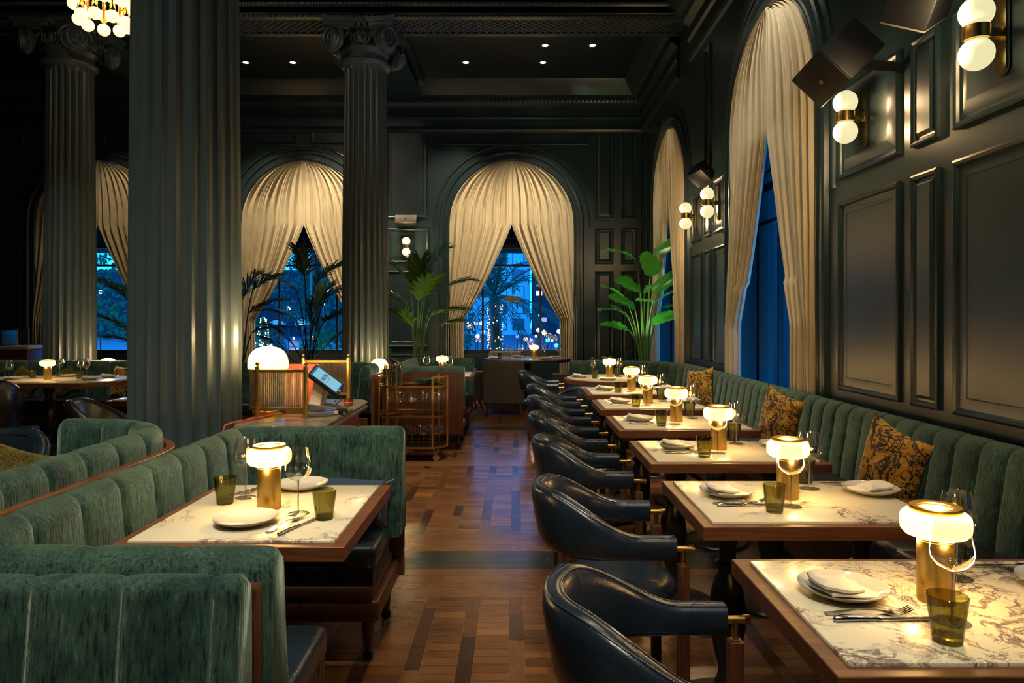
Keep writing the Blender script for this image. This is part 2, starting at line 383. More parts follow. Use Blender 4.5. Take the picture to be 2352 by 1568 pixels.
wr = wall_with_arches('wall_right', PR, ROOM_N, YB, WIN_R, R_R, ZS_R, 6.2)
wb = wall_with_arches('wall_back', PB, ROOM_L, XW, WIN_B, R_B, ZS_B, 6.2)
struct('wall_left', MB().box(ROOM_L - .1, ROOM_L, ROOM_N, YB, 0, 6.2), 'wall')
struct('wall_front', MB().box(ROOM_L, XW, ROOM_N - .1, ROOM_N, 0, 6.2), 'wall')
def arch_trim(P, c, r, zs, parent, zb, prof, name='arch_moulding'):
    # prof: (radial offset, depth) pairs swept up the jamb, over the arch and down
    path = [(c - r, zb, -1, 0), (c - r, zs * .5 + zb * .5, -1, 0)] + [(c + r * cos(a), zs + r * sin(a), cos(a), sin(a)) for a in [pi - pi * i / 40 for i in range(41)]] + [(c + r, zs * .5 + zb * .5, 1, 0), (c + r, zb, 1, 0)]
    rows = [[P(u + nx * o, z + nz * o, d) for o, d in prof] for u, z, nx, nz in path]
    return obj(name, MB().grid(rows), 'wall', parent, angle=25)
TP1 = [(-.0, -.02), (0, .02), (.012, .03), (.03, .03), (.04, .018), (.10, .018), (.11, .03), (.125, .045), (.15, .045), (.165, .03), (.175, 0)]
TP2 = [(.245, 0), (.25, .02), (.262, .026), (.276, .02), (.282, 0)]
for c in WIN_R: arch_trim(PR, c, R_R, ZS_R, wr, 0, TP1); arch_trim(PR, c, R_R, ZS_R, wr, 2.3 if c != 1.4 else 3.0, TP2)
for c in WIN_B: arch_trim(PB, c, R_B, ZS_B, wb, 0, TP1); arch_trim(PB, c, R_B, ZS_B, wb, 3.0, TP2)
PROF = [(0, 0), (0, .020), (.012, .026), (.026, .018), (.034, .006), (.045, .004)]
def panel(P, u0, u1, z0, z1, parent, field='raised', name='wall_panel'):
    pr = list(PROF)
    if field == 'raised': k = min(.11, (u1 - u0) * .26, (z1 - z0) * .26); pr += [(k, .022), (k + .004, .022)]
    else: pr += [(.085, -.004 + .010), (.09, .002)]
    ls = [[P(u0 + i, z0 + i, d), P(u1 - i, z0 + i, d), P(u1 - i, z1 - i, d), P(u0 + i, z1 - i, d)] for i, d in pr]
    obj(name, MB().loops(ls), 'wall', parent, angle=20)
rowsz = [(.93, 2.19, 'flat'), (2.345, 2.925, 'raised')]
for a, b in [(4.017, 4.764), (3.644, 3.89), (2.77, 3.517)]:
    for z0, z1, k in rowsz: panel(PR, a, b, z0, z1, wr, k if b - a > .3 else 'raised')
    panel(PR, a, b, 3.12, 4.5, wr, 'flat') if b - a < .3 else None
for a, b in [(8.27, 8.73), (7.90, 8.12), (7.33, 7.76)]:
    for z0, z1, k in rowsz: panel(PR, a, b, z0, z1, wr, k if b - a > .3 else 'raised')
    if b - a < .3: panel(PR, a, b, 3.12, 4.5, wr, 'flat')
panel(PR, 11.72, 12.02, .93, 2.2, wr); panel(PR, 11.72, 12.02, 2.345, 2.925, wr); panel(PR, 11.72, 12.02, 3.12, 4.5, wr)
panel(PR, .1 - .9, .1, .93, 2.19, wr, 'flat')
for a, b in [(1.38, 1.70), (1.83, 2.10)]:
    panel(PB, a, b, .3, 2.24, wb); panel(PB, a, b, 2.36, 2.98, wb); panel(PB, a, b, 3.14, 4.72, wb)
for c in (-1.86, -5.44):
    panel(PB, c - .36, c + .36, .93, 2.24, wb, 'flat'); panel(PB, c - .36, c + .36, 2.39, 2.975, wb, 'raised'); panel(PB, c - .36, c + .36, 3.16, 4.72, wb, 'flat'); panel(PB, c - .36, c + .36, .15, .8, wb)
panel(PB, -9.3, -8.55, .93, 2.24, wb, 'flat'); panel(PB, -9.3, -8.55, 2.39, 2.975, wb)
# keystone gap panels above the arches
for c in WIN_B: panel(PB, c + .12, c + 1.3, 4.42, 4.72, wb, 'flat'); panel(PB, c - 1.3, c - .12, 4.42, 4.72, wb, 'flat')

# --- cornices : swept along the right and back walls
CP = [(0, 4.62), (.03, 4.64), (.045, 4.68), (.03, 4.72), (.02, 4.74), (.02, 4.86), (.05, 4.89), (.02, 4.92), (.02, 5.06), (.06, 5.09), (.10, 5.12), (.12, 5.16), (.12, 5.19), (.20, 5.22), (.28, 5.33), (.34, 5.41), (.36, 5.45)]
def cornice(name, ya, yb):
    m = MB(); m.grid([[(XW - d, ya, z) for d, z in CP], [(XW - d, yb, z) for d, z in CP]]); return struct(name, m, 'wall', angle=20)
cornice('trim_1', ROOM_N, 8.83)
m = MB(); m.grid([[(XW - d, 9.45, z) for d, z in CP], [(XW - d, YB - d, z) for d, z in CP], [(ROOM_L, YB - d, z) for d, z in CP]]); cr = struct('trim_2', m, 'wall', angle=20)
m = MB()
y = 9.5
while y < 11.9: m.box(XW - .145, XW - .11, y, y + .02, 5.125, 5.155); y += .045
x = ROOM_L
while x < 2.05: m.box(x, x + .03, YB - .145, YB - .11, 5.125, 5.155); x += .07
obj('bead_row', m, 'wall', cr)
struct('ceiling', MB().box(ROOM_L - .1, XW + .1, 9.4, YB + .1, 5.45, 5.55), 'ceiling')
struct('ceiling_near_bays', MB().box(ROOM_L - .1, XW + .1, ROOM_N - .1, 9.4, 6.0, 6.1), 'ceiling')['kind'] = 'structure'
# --- cross beam with lattice soffit
def beam(name, y0, y1, zb, zt, lattice=True):
    m = MB().box(ROOM_L, XW, y0, y1, zb + .03, zt)
    # stepped fascia mouldings towards the room
    pr = [(0, zb), (.0, zb + .03), (.015, zb + .04), (.0, zb + .06), (-.0, zb + .13), (.03, zb + .15), (.03, zb + .17), (.0, zb + .19), (.0, zb + .40), (.05, zb + .43), (.12, zb + .55), (.14, zb + .6)]
    m.grid([[(ROOM_L, y0 - d, z) for d, z in pr], [(XW, y0 - d, z) for d, z in pr]])
    # soffit rails
    m.box(ROOM_L, XW, y0, y0 + .085, zb, zb + .03); m.box(ROOM_L, XW, y1 - .085, y1, zb, zb + .03)
    b = struct(name, m, 'wall', angle=20)
    if lattice:
        l = MB(); s = .058; wd = y1 - y0 - .19; ya = y0 + .095; x = -6.9
        while x < 2.1:
            for sg in (0, 1):
                p0 = (x, ya if sg else ya + wd); p1 = (x + wd, ya + wd if sg else ya); dx = .007
                if p1[0] < 2.15: l.add([(p0[0] - dx, p0[1], zb + .012), (p0[0] + dx, p0[1], zb + .012), (p1[0] + dx, p1[1], zb + .012), (p1[0] - dx, p1[1], zb + .012),
                       (p0[0] - dx, p0[1], zb + .03), (p0[0] + dx, p0[1], zb + .03), (p1[0] + dx, p1[1], zb + .03), (p1[0] - dx, p1[1], zb + .03)],
                      [(0, 1, 2, 3), (0, 3, 7, 4), (1, 2, 6, 5), (0, 1, 5, 4), (2, 3, 7, 6)])
            x += s * 1.7
        obj('lattice', l, 'lattice', b)
        d = MB(); x = -7
        while x < 2.1:
            d.box(x, x + .018, y0 - .012, y0 + .012, zb + .002, zb + .02); d.box(x, x + .018, y1 - .1, y1 - .08, zb - .006, zb + .01); d.box(x, x + .02, y0 - .045, y0 - .02, zb + .145, zb + .17); x += .036
        obj('bead_row', d, 'lattice', b)
        for i in range(9):
            cx = -1.35 + i * .685 - 2.74; q = MB()
            for k in range(5): q.sphere((cx + (k - 2) * .055, y0 - .005, zb + .27), .028, 8, (1.1, .5, .7 if k != 2 else 1.1))
            obj('beam_ornament', q, 'wall', b)
    return b
beam('beam_trim_1', 8.835, 9.45, 5.19, 6.0)
beam('beam_trim_2', 3.80, 4.40, 5.19, 6.0, False)
for i, cx in enumerate((-1.95, -5.8)):
    m = MB().box(cx - .30, cx + .30, 9.45, YB - .02, 5.22, 5.45)
    for s in (-1, 1): m.box(cx + s * .30 - .05, cx + s * .30 + .05, 9.45, YB - .3, 5.19, 5.25); m.box(cx + s * .38 - .05, cx + s * .38 + .05, 9.45, YB - .3, 5.34, 5.45)
    struct(f'trim_{4 + i}', m, 'wall')

# --- fluted columns
def spiral_volute(r=.15, turns=2.4, n=60, seg=8):
    m = MB(); pts = []; rs = []
    for i in range(n + 1):
        t = i / n; a = turns * 2 * pi * t; q = r * (1 - t) ** .85 + .012
        pts.append((q * cos(a), -.008, q * sin(a))); rs.append(.020 * (1 - t) + .007)
    return pts, rs
def make_column():
    t = thing('column', '', 'column')
    def shaft(z0, z1, r0, r1):
        rows = []; N = 24; seg = N * 10
        zs = [z0, z0 + .04, z0 + .08] + [z0 + .08 + (z1 - .14 - z0) * k / 10 for k in range(1, 11)] + [z1 - .03, z1]
        for z in zs:
            f = (z - z0) / (z1 - z0); r = r0 + (r1 - r0) * f ** 1.6; k = 1.0
            if z < z0 + .06 or z > z1 - .02: k = 0.0
            elif z > z1 - .05: k = .4
            row = []
            for i in range(seg):
                a = 2 * pi * i / seg; q = abs(sin(N * a / 2)); fl = max(0, q - .22) / .78
                row.append(((r - k * .024 * math.sqrt(fl)) * cos(a), (r - k * .024 * math.sqrt(fl)) * sin(a), z))
            rows.append(row)
        return MB().grid(rows, True)
    obj('shaft', shaft(.34, 4.64, .305, .272), 'column', t, angle=50)
    b = MB().lathe([(.335, 0), (.335, .10), (.345, .14), (.335, .18), (.315, .20), (.313, .24), (.33, .27), (.325, .30), (.31, .315), (.305, .345)], 48); obj('plinth', b, 'column', t)
    nk = MB().lathe([(.27, 4.63), (.30, 4.65), (.325, 4.675), (.33, 4.70), (.31, 4.73), (.275, 4.735), (.268, 4.80), (.29, 4.83), (.31, 4.86), (.30, 4.90), (.26, 4.93), (.26, 5.1)], 48)
    obj('necking', nk, 'column', t)
    cap = MB()
    # abacus with hollow sides
    pl = []
    for k in range(4):
        a = pi / 2 * k
        for s in [-1 + i * .25 for i in range(8)]:
            u = s * .46; d = .46 - .09 * (1 - s * s)
            pl.append((u * cos(a) + d * sin(a), u * sin(a) - d * cos(a)))
    cap.prism(pl, 5.13, 5.19); cap.prism([(x * .94, y * .94) for x, y in pl], 5.07, 5.135)
    obj('abacus', cap, 'column', t)
    pts, rs = spiral_volute()
    for k in range(4):
        X = Matrix.Rotation(pi / 2 * k, 4, 'Z')
        for s in (-1, 1):
            v = MB(); Y = X @ Matrix.Translation((s * .335, -.37, 4.92)) @ Matrix.Rotation(s * R(28), 4, 'Z')
            v.tube([(s * p[0] * -1, p[1], p[2]) for p in pts], rs, 8, Y)
            v.lathe([(.001, 0), (.145, 0), (.158, -.02), (.15, -.05), (.10, -.10)], 24, Y @ Matrix.Rotation(R(90), 4, 'X') @ Matrix.Scale(-1, 4, (0, 0, 1)) if False else Y @ Matrix.Rotation(R(90), 4, 'X'))
            v.sphere((0, -.012, 0), .022, 10, X=Y)
            obj('volute', v, 'column', t)
        e = MB()
        e.sphere((0, -.335, 4.95), .055, 12, (.9, .7, 1.3), X)
        for s in (-1, 1):
            e.tube([(s * .075, -.35, 5.0), (s * .072, -.345, 4.93), (s * .03, -.33, 4.88)], .014, 6, X); e.tube([(s * .11, -.35, 5.01), (s * .112, -.34, 4.92), (s * .06, -.32, 4.865)], .012, 6, X)
            e.tube([(s * .13, -.345, 5.055), (s * .24, -.36, 5.075), (s * .36, -.38, 5.06)], [.03, .025, .02], 8, X)
            for j in range(3): e.sphere((s * (.15 + j * .03), -.36, 4.99 - j * .025), .02, 8, (1, .6, 1.5), X)
        for j in range(7):
            a = R(-75 + 25 * j); e.sphere((.075 * sin(a), -.395, 5.09 + .06 * cos(a)), .034, 8, (.75, .7, 1.2), X)
        e.sphere((0, -.41, 5.09), .03, 8, X=X)
        obj('egg_and_leaf_ornament', e, 'column', t)
    return t
KC = Kit(make_column)
KC.put((-1.95, 9.2, 0), 0, 'dark green fluted column right of centre, between two curtained windows', 'fluted columns').name = 'fluted_column'
KC.put((-5.80, 9.2, 0), R(-6), 'dark green fluted column farthest left, chandelier hanging beside its capital', 'fluted columns')
KC.put((-1.91, 4.1, 0), 0, 'massive nearest fluted column rising behind the host stand and booths', 'fluted columns')

# --- windows: pane, frames
def window(n, P, c, r, zs, sill, ztop_bar):
    m = MB(); d = -.30
    def bar(u0, u1, z0, z1, t=.05):
        p = [P(u, z, dd) for u in (u0, u1) for z in (z0, z1) for dd in (d - t / 2, d + t / 2)]
        m.add(p, [(0, 1, 3, 2), (4, 6, 7, 5), (0, 4, 5, 1), (2, 3, 7, 6), (0, 2, 6, 4), (1, 5, 7, 3)])
    for k in (-1, 1): bar(c + k * .51 - .018, c + k * .51 + .018, sill, ztop_bar); bar(c + k * r - .04, c + k * r + .04, sill, zs, .09)
    bar(c - r, c + r, ztop_bar - .018, ztop_bar + .018); bar(c - r, c + r, sill, sill + .07, .10); bar(c - r, c + r, 2.84, 2.865)
    bar(c - r, c + r, 2.66, 2.74)
    o = struct(f'window_{n}', m, 'iron')
    g = MB(); pts = [(c - r, sill)] + arch_pts(c, r, zs) + [(c + r, sill)]
    g.add([P(u, z, d) for u, z in pts], [tuple(range(len(pts)))]); obj('window_pane', g, 'pane', o)
    s = MB(); q = [P(u, z, dd) for u in (c - r, c + r) for z in (0.0, sill) for dd in (-.42, -.14)]
    s.add(q, [(0, 1, 3, 2), (4, 6, 7, 5), (0, 4, 5, 1), (2, 3, 7, 6), (0, 2, 6, 4), (1, 5, 7, 3)]); obj('window_sill', s, 'wall', o)
for i, c in enumerate(WIN_B): window(i + 1, PB, c, R_B, ZS_B, .80, 2.36)
for i, c in enumerate(WIN_R): window(i + 4, PR, c, R_R, ZS_R, .30, 2.36)
# --- curtains
def sstep(a, b, x): x = max(0, min(1, (x - a) / (b - a))); return x * x * (3 - 2 * x)
def curtain(P, c, r, zs, zslit, ztie, xin, label, side, seed, dep=.02, zbot=.02, group='curtains in the arched windows'):
    rnd = random.Random(seed); NU, NZ = 190, 90; ph = rnd.random() * 6; rows = []
    for j in range(NZ + 1):
        z = zbot + (zs + r * .995 - zbot) * (1 - (1 - j / NZ) ** 1.0)
        rows.append([])
        for i in range(NU + 1):
            u = i / NU    # 0 outer edge, 1 inner edge
            if z > zs: out = math.sqrt(max(r * r - (z - zs) ** 2, 1e-6)) * .995
            else: out = r + .05 * sstep(zs, 1.0, z)
            if z > zslit: inn = 0
            elif z > ztie: q = (zslit - z) / (zslit - ztie); inn = xin * (q ** 1.12) * (1 - .06 * sin(pi * q))
            else: inn = xin
            # below the tie-back only the hanging outer strip; folds squeeze together there
            x = out + (inn - out) * u
            comp = 1 + .8 * (1 - abs(out - inn) / r)
            f = sin(2 * pi * 8.5 * u + ph + .6 * sin(5 * u + z)) + .4 * sin(2 * pi * 15 * u + 2 * ph + z * .7) + .15 * sin(2 * pi * 37 * u + z * 2)
            A = .034 * (.35 + .65 * sstep(zs + r, zs + r - .5, z)) * comp
            edge = min(1, (1 - u) * 9 + .3)
            d = dep + A * f * edge * .8 - .02
            if z < ztie + .35 and z > ztie - 1.0 and u > .55: d += .02
            rows[-1].append(P(c + side * x, z, max(d, -.10)))
    o = obj('window_curtain', MB().grid(rows), 'curtain', angle=180)
    tag(o, label, 'curtain', group)
    # gathered inner swag, drawn across behind the hanging strip
    return o
names_b = ['centre window of back wall', 'window behind palm between the two fluted columns', 'window left of the massive column']
for i, c in enumerate(WIN_B):
    for s, w_ in ((-1, 'left'), (1, 'right')):
        curtain(PB, c, R_B, ZS_B, 3.05, 1.40, .83, f'cream curtain, {w_} half, on the {names_b[i]}', s, i * 2 + s, .01)
for i, (c, nm) in enumerate(zip(WIN_R[1:], ['big right wall window beside the speaker', 'right wall window behind the banana plant'])):
    for s, w_ in ((1, 'far'), (-1, 'near')):
        curtain(PR, c, R_R, ZS_R, 3.03, 1.35, .74 if s == 1 else .62, f'cream curtain, {w_} half, in {nm}', s, 10 + i * 2 + s, .03)

# --- downlight fittings
for i, (x, y) in enumerate(DOWN):
    t = thing('downlight', '', 'light', (x, y, ZC), 0, 'recessed ceiling downlights')
    t['label'] = ['left one of the pair of round ceiling downlights by the beam', 'rightmost round ceiling downlight near right wall cornice', 'single round downlight below the pair, toward back wall', 'round downlight just right of the central capital', 'round ceiling downlight left of the central capital, seen whole', 'round downlight at the massive column right edge', 'round downlight half hidden by the central capital', 'round downlight by the far left capital volute'][i]
    obj('trim_ring', MB().lathe([(.045, -.003), (.075, -.006), (.08, 0), (.045, 0)], 24, cap=False), 'column', t)
    obj('lens', MB().lathe([(.001, -.002), (.052, -.002)], 24, cap=False), 'downlight', t)

# ================================================================== WALL LAMPS, SPEAKERS, CHANDELIER
def make_sconce():
    t = thing('wall_sconce', '', 'wall lamp')   # local: wall behind at +x
    pl = [(.035 * cos(a), .145 + .035 * sin(a)) for a in [pi * i / 12 for i in range(13)]] + [(.035 * cos(a), -.145 + .035 * sin(a)) for a in [pi + pi * i / 12 for i in range(13)]]
    X = Matrix.Translation((-.012, 0, 0)) @ Matrix.Rotation(R(90), 4, 'Y') @ Matrix.Rotation(R(90), 4, 'Z')
    X = Matrix(((0, 0, 1, -.014), (1, 0, 0, 0), (0, 1, 0, 0), (0, 0, 0, 1)))
    obj('backplate', MB().prism(pl, 0, .012, X), 'polished_brass', t)
    pl2 = [(x * 1.35, y * 1.06) for x, y in pl]
    obj('outer_rim', MB().prism(pl2, .008, .014, X), 'wall', t)
    b = MB().lathe([(.052, -.032), (.056, -.03), (.056, .03), (.052, .032)], 32, Matrix.Translation((-.12, 0, 0)))
    b.rbox(-.12, -.012, -.022, .022, -.022, .022, .004)
    obj('brass_collar', b, 'polished_brass', t)
    for s in (-1, 1): obj('globe_shade', MB().sphere((-.12, 0, s * .092), .072, 28), 'globe', t)
    return t
KS = Kit(make_sconce)
KS.put((XW - .024, 3.143, 2.675), 0, 'brass twin-globe sconce nearest, at top right of right wall', 'twin globe wall sconces')
KS.put((XW - .024, 4.39, 2.66), 0, 'brass twin-globe sconce beside the big curtain and black speaker', 'twin globe wall sconces')
KS.put((XW - .024, 7.545, 2.65), 0, 'brass twin-globe sconce, right of the pair between right wall windows', 'twin globe wall sconces')
KS.put((XW - .024, 8.50, 2.65), 0, 'brass twin-globe sconce, left of the pair between right wall windows', 'twin globe wall sconces')
KS.put((-1.86, YB - .024, 2.65), R(90), 'brass twin-globe sconce on back wall above the tall palm', 'twin globe wall sconces')
for y, z in ((3.143, 2.675), (4.39, 2.66), (7.545, 2.65), (8.5, 2.65)):
    for s in (-1, 1): lamp('POINT', (XW - .235, y, z + s * .092), 11, WARM, .03)
for s in (-1, 1): lamp('POINT', (-1.86, YB - .235, 2.65 + s * .092), 12, WARM, .03)

def speaker(label, loc, rot, size, grille='black_plastic', group='wall speakers', X=None):
    t = thing('wall_speaker', label, 'speaker', loc, 0, group); t.rotation_euler = rot
    a, b, c = size
    obj('cabinet', MB().rbox(-a, a, -b, b, -c, c, .008, 2, X), 'black_plastic', t)
    g = MB().rbox(-a * .97, a * .97, -b - .008, -b + .004, -c * .97, c * .97, .003, 2, X); obj('grille', g, grille, t)
    obj('badge', MB().box(-.012, .012, -b - .011, -b - .008, -c * .2, -c * .2 + .02, X), 'steel', t)
    return t
v_ = Vector((1.9, 4.12, 1.5)).normalized(); r_ = v_.cross(Vector((0, 0, 1))).normalized(); u_ = r_.cross(v_); P_ = (r_ * .74 + u_ * .67).normalized()
D_s = (P_ * .72 + v_ * .69).normalized(); U_s = (P_ * .69 - v_ * .72).normalized(); Z_s = U_s.cross(D_s)
ridge = Vector(((1920 - 1183) * 3.7 / 1620, 3.7, 1.40 - (146 - 733) * 3.7 / 1620)); cs = ridge + D_s * .155 - U_s * .15
sp1 = speaker('large black tilted speaker in front of the big right window curtain', cs, Matrix((U_s, D_s, Z_s)).transposed().to_euler(), (.15, .155, .115))
q_ = Matrix((U_s, D_s, Z_s)) @ (Vector((XW - .01, cs.y + .12, cs.z + .02)) - cs)
obj('wall_bracket', MB().tube([(0, 0, 0), tuple(q_ * .6), tuple(q_)], .035, 4), 'black_plastic', sp1)
sp2 = speaker('grey-grilled speaker at top edge above the narrow wall panel', (1.98, 3.42, 2.99), (R(30), R(-28), R(40)), (.16, .13, .11), 'grey_plastic', X=Matrix.Rotation(R(90), 4, 'X'))
obj('wall_bracket', MB().rbox(.05, .25, -.02, .06, -.03, .03, .006), 'black_plastic', sp2)
speaker('small dark speaker above the far pair of sconces', (2.07, 7.85, 3.02), (R(-15), R(35), R(25)), (.10, .10, .08))
speaker('slim grey speaker above the back wall sconce', (-1.86, 12.08, 3.09), (R(-18), 0, 0), (.185, .09, .07), 'grey_plastic')

ch = thing('chandelier', 'brass chandelier of clustered glowing globe bulbs at top left', 'chandelier', (-3.79, 6.5, 0))
obj('ceiling_rod', MB().tube([(0, 0, 4.8), (0, 0, 6.0)], .012), 'brass', ch)
obj('crown_plate', MB().lathe([(.001, 4.83), (.28, 4.83), (.28, 4.86), (.001, 4.86)], 32), 'brass', ch)
for ring, (n, r, z, o_) in enumerate([(9, .20, 4.14, 0), (10, .25, 4.29, .2), (9, .21, 4.46, .35), (10, .25, 4.62, .1)]):
    for k in range(n):
        a = 2 * pi * k / n + o_; x, y = r * cos(a), r * sin(a)
        st = MB().lathe([(.022, z + .045), (.024, z + .05), (.024, z + .10), (.012, z + .12), (.012, 4.85)], 12, Matrix.Translation((x, y, 0)))
        st.box(x - .003, x + .003, y - .02, y + .02, z + .10, 4.84)
        q = obj('bulb_holder', st, 'polished_brass', ch)
        obj('globe_bulb', MB().sphere((x, y, z), .056, 18), 'bulb', q)
# ================================================================== UPHOLSTERY
def resample(path, step):
    P = [Vector((x, y)) for x, y in path]; L = [0]
    for a, b in zip(P, P[1:]): L.append(L[-1] + (b - a).length)
    n = max(2, int(round(L[-1] / step))); out = []; k = 0
    for i in range(n + 1):
        s = L[-1] * i / n
        while k < len(P) - 2 and L[k + 1] < s: k += 1
        f = (s - L[k]) / max(L[k + 1] - L[k], 1e-9); out.append(P[k].lerp(P[k + 1], min(1, max(0, f))))
    return out, L[-1]
def arc(cx, cy, r, a0, a1, n=12): return [(cx + r * cos(R(a0 + (a1 - a0) * i / n)), cy + r * sin(R(a0 + (a1 - a0) * i / n))) for i in range(n + 1)]
def sweep(path, prof, side=1, chan=None, depth=.02, step=.05, cap=.012, closed_prof=True, phase=0):
    """prof: (n, z, dn, dz) ; n is measured towards the seat side; dn,dz: outward direction for channel grooves"""
    pts, L = resample(path, step if not chan else .004); rows = []
    nch = max(1, round(L / chan)) if chan else 1; cw = L / nch
    if chan:
        n_ = len(pts) - 1; idx = sorted({min(n_, max(0, round(n_ * ((c + f) * cw) / L))) for c in range(-1, nch + 1) for f in [q + phase / pi for q in (0, .025, .05, .09, .15, .25, .38, .5, .62, .75, .85, .91, .95, .975)]} | {0, n_}); full = pts
    else: idx = range(len(pts)); full = pts
    for i in idx:
        p = pts[i]; a = pts[max(i - 1, 0)]; b = pts[min(i + 1, len(pts) - 1)]; t = (b - a).normalized(); nrm = Vector((-t.y, t.x)) * side
        s = L * i / (len(pts) - 1); g = 0
        if chan: dd = abs(((s / cw - phase / pi + .5) % 1) - .5) * cw; g = depth * (.55 * (1 - abs(sin(pi * (s / cw) - phase)) ** .7) + .65 * math.exp(-(dd / .010) ** 2))
        e = 1
        rows.append([(p.x + nrm.x * (n - dn * g), p.y + nrm.y * (n - dn * g), z - dz * g) for n, z, dn, dz in prof])
    m = MB().grid(rows, closed_prof)
    for row, q in ((rows[0], -1), (rows[-1], 1)):
        i = 0 if q < 0 else len(pts) - 1
        t = (pts[1] - pts[0] if q < 0 else pts[-1] - pts[-2]).normalized() * q
        c = Vector((sum(p[0] for p in row) / len(row), sum(p[1] for p in row) / len(row), sum(p[2] for p in row) / len(row)))
        k = len(row); r2 = []
        for p in row:
            v = Vector(p); d = c - v; d = d.normalized() * min(cap * 1.2, d.length * .5) if d.length > 0 else d
            r2.append(tuple(v + d + Vector((t.x, t.y, 0)) * cap))
        m.add(list(row) + r2, [(a, (a + 1) % k, k + (a + 1) % k, k + a) for a in range(k)] + [tuple(range(k, 2 * k))])
    return m
def back_prof(z0, z1, t=.13, lean=.05):
    h = t / 2; zt = z1 - h
    pr = [(-h, z0, 0, 0), (h + lean, z0, 1, 0), (h + lean * .8, z0 + (zt - z0) * .35, 1, 0), (h + lean * .35, z0 + (zt - z0) * .7, 1, 0), (h, zt, 1, 0)]
    for k in range(1, 8):
        a = pi * k / 8; pr.append((h * cos(a), zt + h * sin(a), cos(a) * 1, sin(a) * .22))
    pr.append((-h, zt, -.6, 0)); return pr
def rect_prof(n0, n1, z0, z1, r=.03):
    out = []
    for cx, cz, a0 in ((n1 - r, z1 - r, 0), (n0 + r, z1 - r, 90), (n0 + r, z0 + r, 180), (n1 - r, z0 + r, 270)):
        for k in range(4): a = R(a0 + 30 * k); out.append((cx + r * cos(a), cz + r * sin(a), 0, 1 if a0 < 180 else 0))
    return out
def tapered_leg(name, x, y, z1, r0, r1, parent, mat='dark_wood', castor=False):
    m = MB().lathe([(r1, .045 if castor else 0), (r0, z1)], 12, Matrix.Translation((x, y, 0))); l = obj(name, m, mat, parent)
    if castor:
        c = MB().tube([(x, y - .012, .022), (x, y + .012, .022)], .022, 16); c.tube([(x, y, .03), (x, y, .06)], .008, 8); obj('castor', c, 'iron', l)
# ---- face-to-face booth : two high benches joined by a channelled side wall
def booth(label, xr, xl, yn, yf, ztop=.90, group='green velvet booths'):
    t = thing('banquette_booth', label, 'booth', (0, 0, 0), 0, group)
    r = .06
    path = [(xr, yn)] + arc(xl + r, yn + r, r, 270, 180, 5) + arc(xl + r, yf - r, r, 180, 90, 5) + [(xr, yf)]
    obj('backrest', sweep(path, back_prof(.40, ztop, .125, .035), -1, .205, .014), 'velvet', t, angle=60)
    for k, (y0, y1) in enumerate(((yn + .09, yn + .60), (yf - .46, yf - .09))):
        seat = MB().rbox(xl + .06, xr - .035, y0, y1, .375, .475, .028, 3)
        # gathered leather skirt under the cushion
        s = obj('seat', seat, 'leather', t)
        sk = MB(); n = 60; rows = []
        for i in range(n + 1):
            q = i / n; per = [(xr - .045, y0 + .01), (xr - .045, y1 - .01)] if k else [(xr - .045, y0 + .01), (xr - .045, y1 - .01)]
            y = per[0][1] + (per[1][1] - per[0][1]) * q; o = .010 * abs(sin(q * 34)) ** .6
            rows.append([(xr - .05 + o, y, .385), (xr - .05 + o * .7, y, .30)])
        sk.grid(rows); sk.box(xl + .08, xr - .055, y0 + .01, y1 - .01, .30, .385); obj('leather_skirt', sk, 'leather', s)
        zb = .165
        b = MB().rbox(xl + .0, xr - .02, y0 - (.16 if not k else .0), y1 + (.16 if k else 0), zb, .255, .02, 3); b.rbox(xl + .04, xr - .045, y0 - .1 * (not k), y1 + .1 * k, .25, .31, .01)
        q = obj('wooden_base', b, 'dark_wood', t)  # darker wood stands in for the shadow under the seats
        for x in (xr - .07, xl + .1):
            for y in (y0 + .03, y1 - .03 + .1 * k): tapered_leg('leg', x, y, zb + .01, .027, .017, t, castor=True)
    # wooden outer shell
    for y0, y1 in ((yn - .10, yn - .063), (yf + .063, yf + .095)):
        obj('wooden_back_panel', MB().rbox(xl - .09, xr + .0, y0, y1, .17, ztop - .055, .006), 'dark_wood', t)
    obj('wooden_side_panel', MB().rbox(xl - .095, xl - .064, yn, yf, .17, ztop - .055, .006), 'walnut_y', t)
    return t
booth('green velvet booth around the left foreground marble table', -.535, -1.30, 1.56, 3.33)
booth('green velvet booth behind the brass bar cart, its lamp-lit table on aisle side', -.555, -1.33, 7.62, 9.32)
# nearest booth end, facing the camera
t = thing('banquette_booth', 'nearest green velvet bench back filling the lower left corner', 'booth', (0, 0, 0), 0, 'green velvet booths')
obj('backrest', sweep([(-.54, 1.385), (-1.42, 1.385)], back_prof(.35, .90, .075, .05), 1, .185, .014, phase=.9), 'velvet', t, angle=60)
obj('wooden_frame', MB().rbox(-1.42, -.548, 1.424, 1.450, .15, .835, .005), 'walnut', t)
obj('seat', MB().rbox(-1.42, -.60, .82, 1.33, .375, .475, .03, 3), 'leather', t)
obj('wooden_base', MB().rbox(-1.42, -.58, .84, 1.43, .165, .30, .015), 'walnut', t)
for x in (-.62, -1.38):
    for y in (.9, 1.38): tapered_leg('leg', x, y, .17, .027, .017, t, castor=True)
